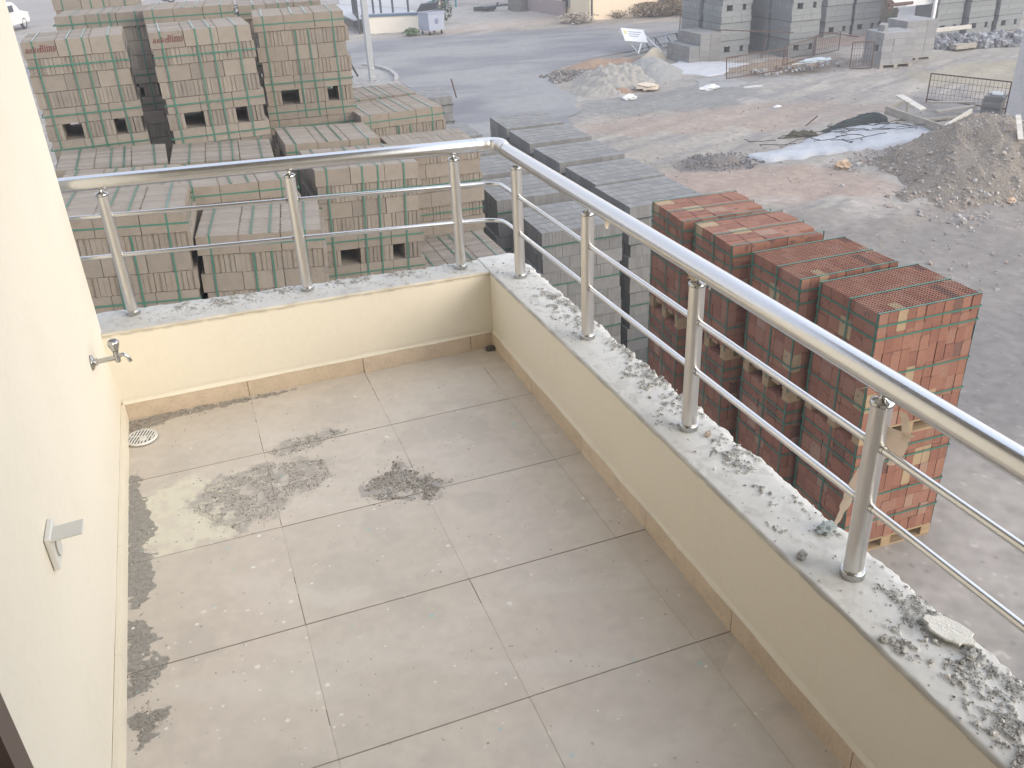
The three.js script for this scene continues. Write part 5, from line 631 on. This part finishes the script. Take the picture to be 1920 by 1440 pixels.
function bush(name, label, x, z, h, w, seed, c, parts = true, n = 900) { // stem and many small leaves
  const t = thing(name, label, 'bush', [x, G, z]), r = rng(seed), st = []; for (let i = 0; i < 9; i++) { const a = r() * 6.28, q = r() * 0.6; st.push(rod([0, -0.05, 0], [Math.cos(a) * w * q, h * rr(0.5, 0.95, r), Math.sin(a) * w * q], 0.016, 5, 0.005)); } mesh('stem', st, mat([0.16, 0.12, 0.08], 0.95), t);
  const L = []; for (let i = 0; i < n; i++) { const a = r() * 6.28, b = Math.pow(r(), 0.6), v = r(), q = w * b * Math.sqrt(Math.max(0.05, 1 - (v * 2 - 0.9) ** 2 * 0.8)) * (0.75 + 0.5 * h2((a * 3) | 0, (v * 5) | 0, seed)); const s = rr(0.03, 0.075, r), g = new THREE.PlaneGeometry(s * 2, s); rot(g, r() * 6, r() * 6, r() * 6); L.push(g.translate(Math.cos(a) * q, h * (0.08 + 0.92 * v), Math.sin(a) * q)); } const m = mat(c, 0.9, { side: THREE.DoubleSide }); stuff(mesh('foliage', L, m, t)); return t;
}
bush('shrub', 'dark green shrub growing by the blue-green railing', 13.25, -43.0, 1.9, 0.55, 3, [0.06, 0.085, 0.05]);
bush('dry_bush', 'long brown dry bush along the foot of the peach wall, left part', 22.4, -38.7, 0.62, 1.0, 5, [0.24, 0.185, 0.13], true, 1300);
bush('dry_bush', 'tallest part of the brown dry bush by the peach wall', 23.6, -38.5, 0.85, 0.9, 6, [0.25, 0.195, 0.135], true, 1300);
bush('dry_bush', 'right end of the brown dry bush by the peach wall', 24.9, -38.3, 0.7, 0.9, 7, [0.22, 0.17, 0.12], true, 1200);
bush('dry_bush', 'pale dry weeds at the corner of the cream house', 18.6, -38.8, 0.42, 0.9, 8, [0.44, 0.38, 0.31], true, 900);
bush('dry_bush', 'low brown weeds in front of the peach wall corner', 20.9, -39.3, 0.38, 0.55, 9, [0.23, 0.18, 0.13], true, 600);
bush('dry_bush', 'small green weed tuft behind the dumpster wall', 10.75, -39.6, 0.30, 0.35, 10, [0.14, 0.20, 0.09], true, 350);
{
  const t = thing('plastered_house', 'cream house with a grey window and stone foot at the top edge, across the road', 'house'); const wm = mat([0.74, 0.64, 0.47], 0.9, { map: plasterT }), pm = mat([0.85, 0.70, 0.52], 0.9, { map: plasterT });
  mesh('side_wall', bar([19.6, G + 3, -39.15], [18.9, G + 3, -46.5], 0.3, 6.2), wm, t); mesh('front_wall', bar([19.62, G + 3, -39.35], [33, G + 3, -37.6], 0.3, 6.24), pm, t); mesh('stone_base', bar([19.05, G + 0.28, -41.2], [18.74, G + 0.28, -46.4], 0.14, 0.85), mat([0.34, 0.28, 0.28], 0.95, { map: mortarT }), t);
  const wd = mesh('window', bar([19.26, G + 1.15, -41.0], [19.19, G + 1.15, -41.75], 0.10, 1.4), mat([0.30, 0.29, 0.28], 0.5), t); mesh('pane', bar([19.185, G + 1.1, -41.12], [19.13, G + 1.1, -41.62], 0.06, 1.2), M.glass, wd);
  mesh('drainpipe', rod([19.5, G, -38.98], [19.5, G + 6, -38.98], 0.05, 8), M.darkmetal, t); mesh('drainpipe', rod([19.22, G, -42.4], [19.22, G + 6, -42.4], 0.04, 8), M.darkmetal, t); mesh('roof', bx(15, 0.3, 10, 26.5, G + 6.3, -42.8), M.concrete, t);
  tag(mesh('water_tank', [new THREE.CylinderGeometry(0.55, 0.58, 1.3, 24).translate(18.4, G + 0.6, -45.9), new THREE.TorusGeometry(0.57, 0.03, 6, 24).rotateX(Math.PI / 2).translate(18.4, G + 0.3, -45.9)], mat([0.17, 0.17, 0.155], 0.8)), 'dark squat water tank left of the cream house, cut by the top edge', 'tank');
  tag(mesh('scrap_pile', [bar([16.6, G + 0.2, -46.5], [18.0, G + 0.3, -46.2], 0.3, 0.08), rod([17.0, G, -46.3], [17.4, G + 0.4, -46.4], 0.05, 6), bar([16.2, G + 0.12, -47], [17.4, G + 0.15, -46.8], 0.3, 0.2)], M.darkmetal), 'dark scrap lying left of the water tank', 'scrap');
}
function car(label, pos, turn, c) {
  const t = thing('parked_car', label, 'car', pos, turn, 'parked white cars'), bm = new THREE.MeshPhysicalMaterial({ color: lin(c), roughness: 0.35, clearcoat: 1, clearcoatRoughness: 0.1 });
  const s = new THREE.Shape(); s.moveTo(-1.95, 0.35); s.lineTo(1.95, 0.35); s.quadraticCurveTo(2.02, 0.5, 1.98, 0.78); s.lineTo(1.05, 0.95); s.quadraticCurveTo(0.6, 1.40, 0.35, 1.42); s.lineTo(-1.2, 1.45); s.quadraticCurveTo(-1.5, 1.42, -1.82, 0.98); s.quadraticCurveTo(-2.02, 0.85, -1.95, 0.35);
  const g = new THREE.ExtrudeGeometry(s, { depth: 1.44, bevelEnabled: true, bevelSize: 0.06, bevelThickness: 0.08, bevelSegments: 3 }).translate(0, 0, -0.72); mesh('body', g, bm, t);
  mesh('rear_window', rot(bx(0.03, 0.48, 1.2), 0, 0, -0.60).translate(-1.70, 1.22, 0), M.glass, t); mesh('windscreen', rot(bx(0.03, 0.5, 1.25), 0, 0, 0.80).translate(0.88, 1.20, 0), M.glass, t);
  for (const z of [-0.81, 0.81]) { mesh('side_window', bx(0.85, 0.32, 0.03, -0.15, 1.16, z), M.glass, t); mesh('side_window', bx(0.65, 0.32, 0.03, -1.0, 1.16, z), M.glass, t); mesh('tail_light', bx(0.05, 0.22, 0.14, -1.985, 0.80, z * 0.8), mat([0.35, 0.03, 0.03], 0.3), t); }
  mesh('rear_bumper', bx(0.16, 0.24, 1.62, -2.0, 0.45, 0), M.darkmetal, t); mesh('badge', rot(new THREE.CylinderGeometry(0.05, 0.05, 0.02, 14), 0, 0, Math.PI / 2).translate(-2.03, 0.86, 0), M.darkmetal, t); mesh('roof_rack', bx(1.3, 0.04, 1.2, -0.45, 1.53, 0), M.darkmetal, t);
  for (const x of [-1.25, 1.25]) for (const z of [-0.72, 0.72]) { const w = mesh('wheel', rot(new THREE.TorusGeometry(0.24, 0.085, 10, 22), 0, 0, 0).translate(x, 0.31, z), M.black, t); mesh('rim', rot(new THREE.CylinderGeometry(0.19, 0.19, 0.12, 18), Math.PI / 2, 0, 0).translate(x, 0.31, z), M.galv, w); }
  return t;
}
car('white hatchback seen from behind, half hidden by the house wall at top left', [-8.15, G, -56.6], 1.25, [0.74, 0.74, 0.72]);
car('white car at the top edge, mostly cut off above the tan stacks', [-0.2, G, -68.2], 0.25, [0.72, 0.72, 0.72]);
tag(mesh('stone_gatepost', bx(0.5, 0.9, 0.5, 4.9, G + 0.42, -50), M.concrete), 'stub of a gatepost beyond the tall tan columns', 'post');

renderer.render(scene, camera);
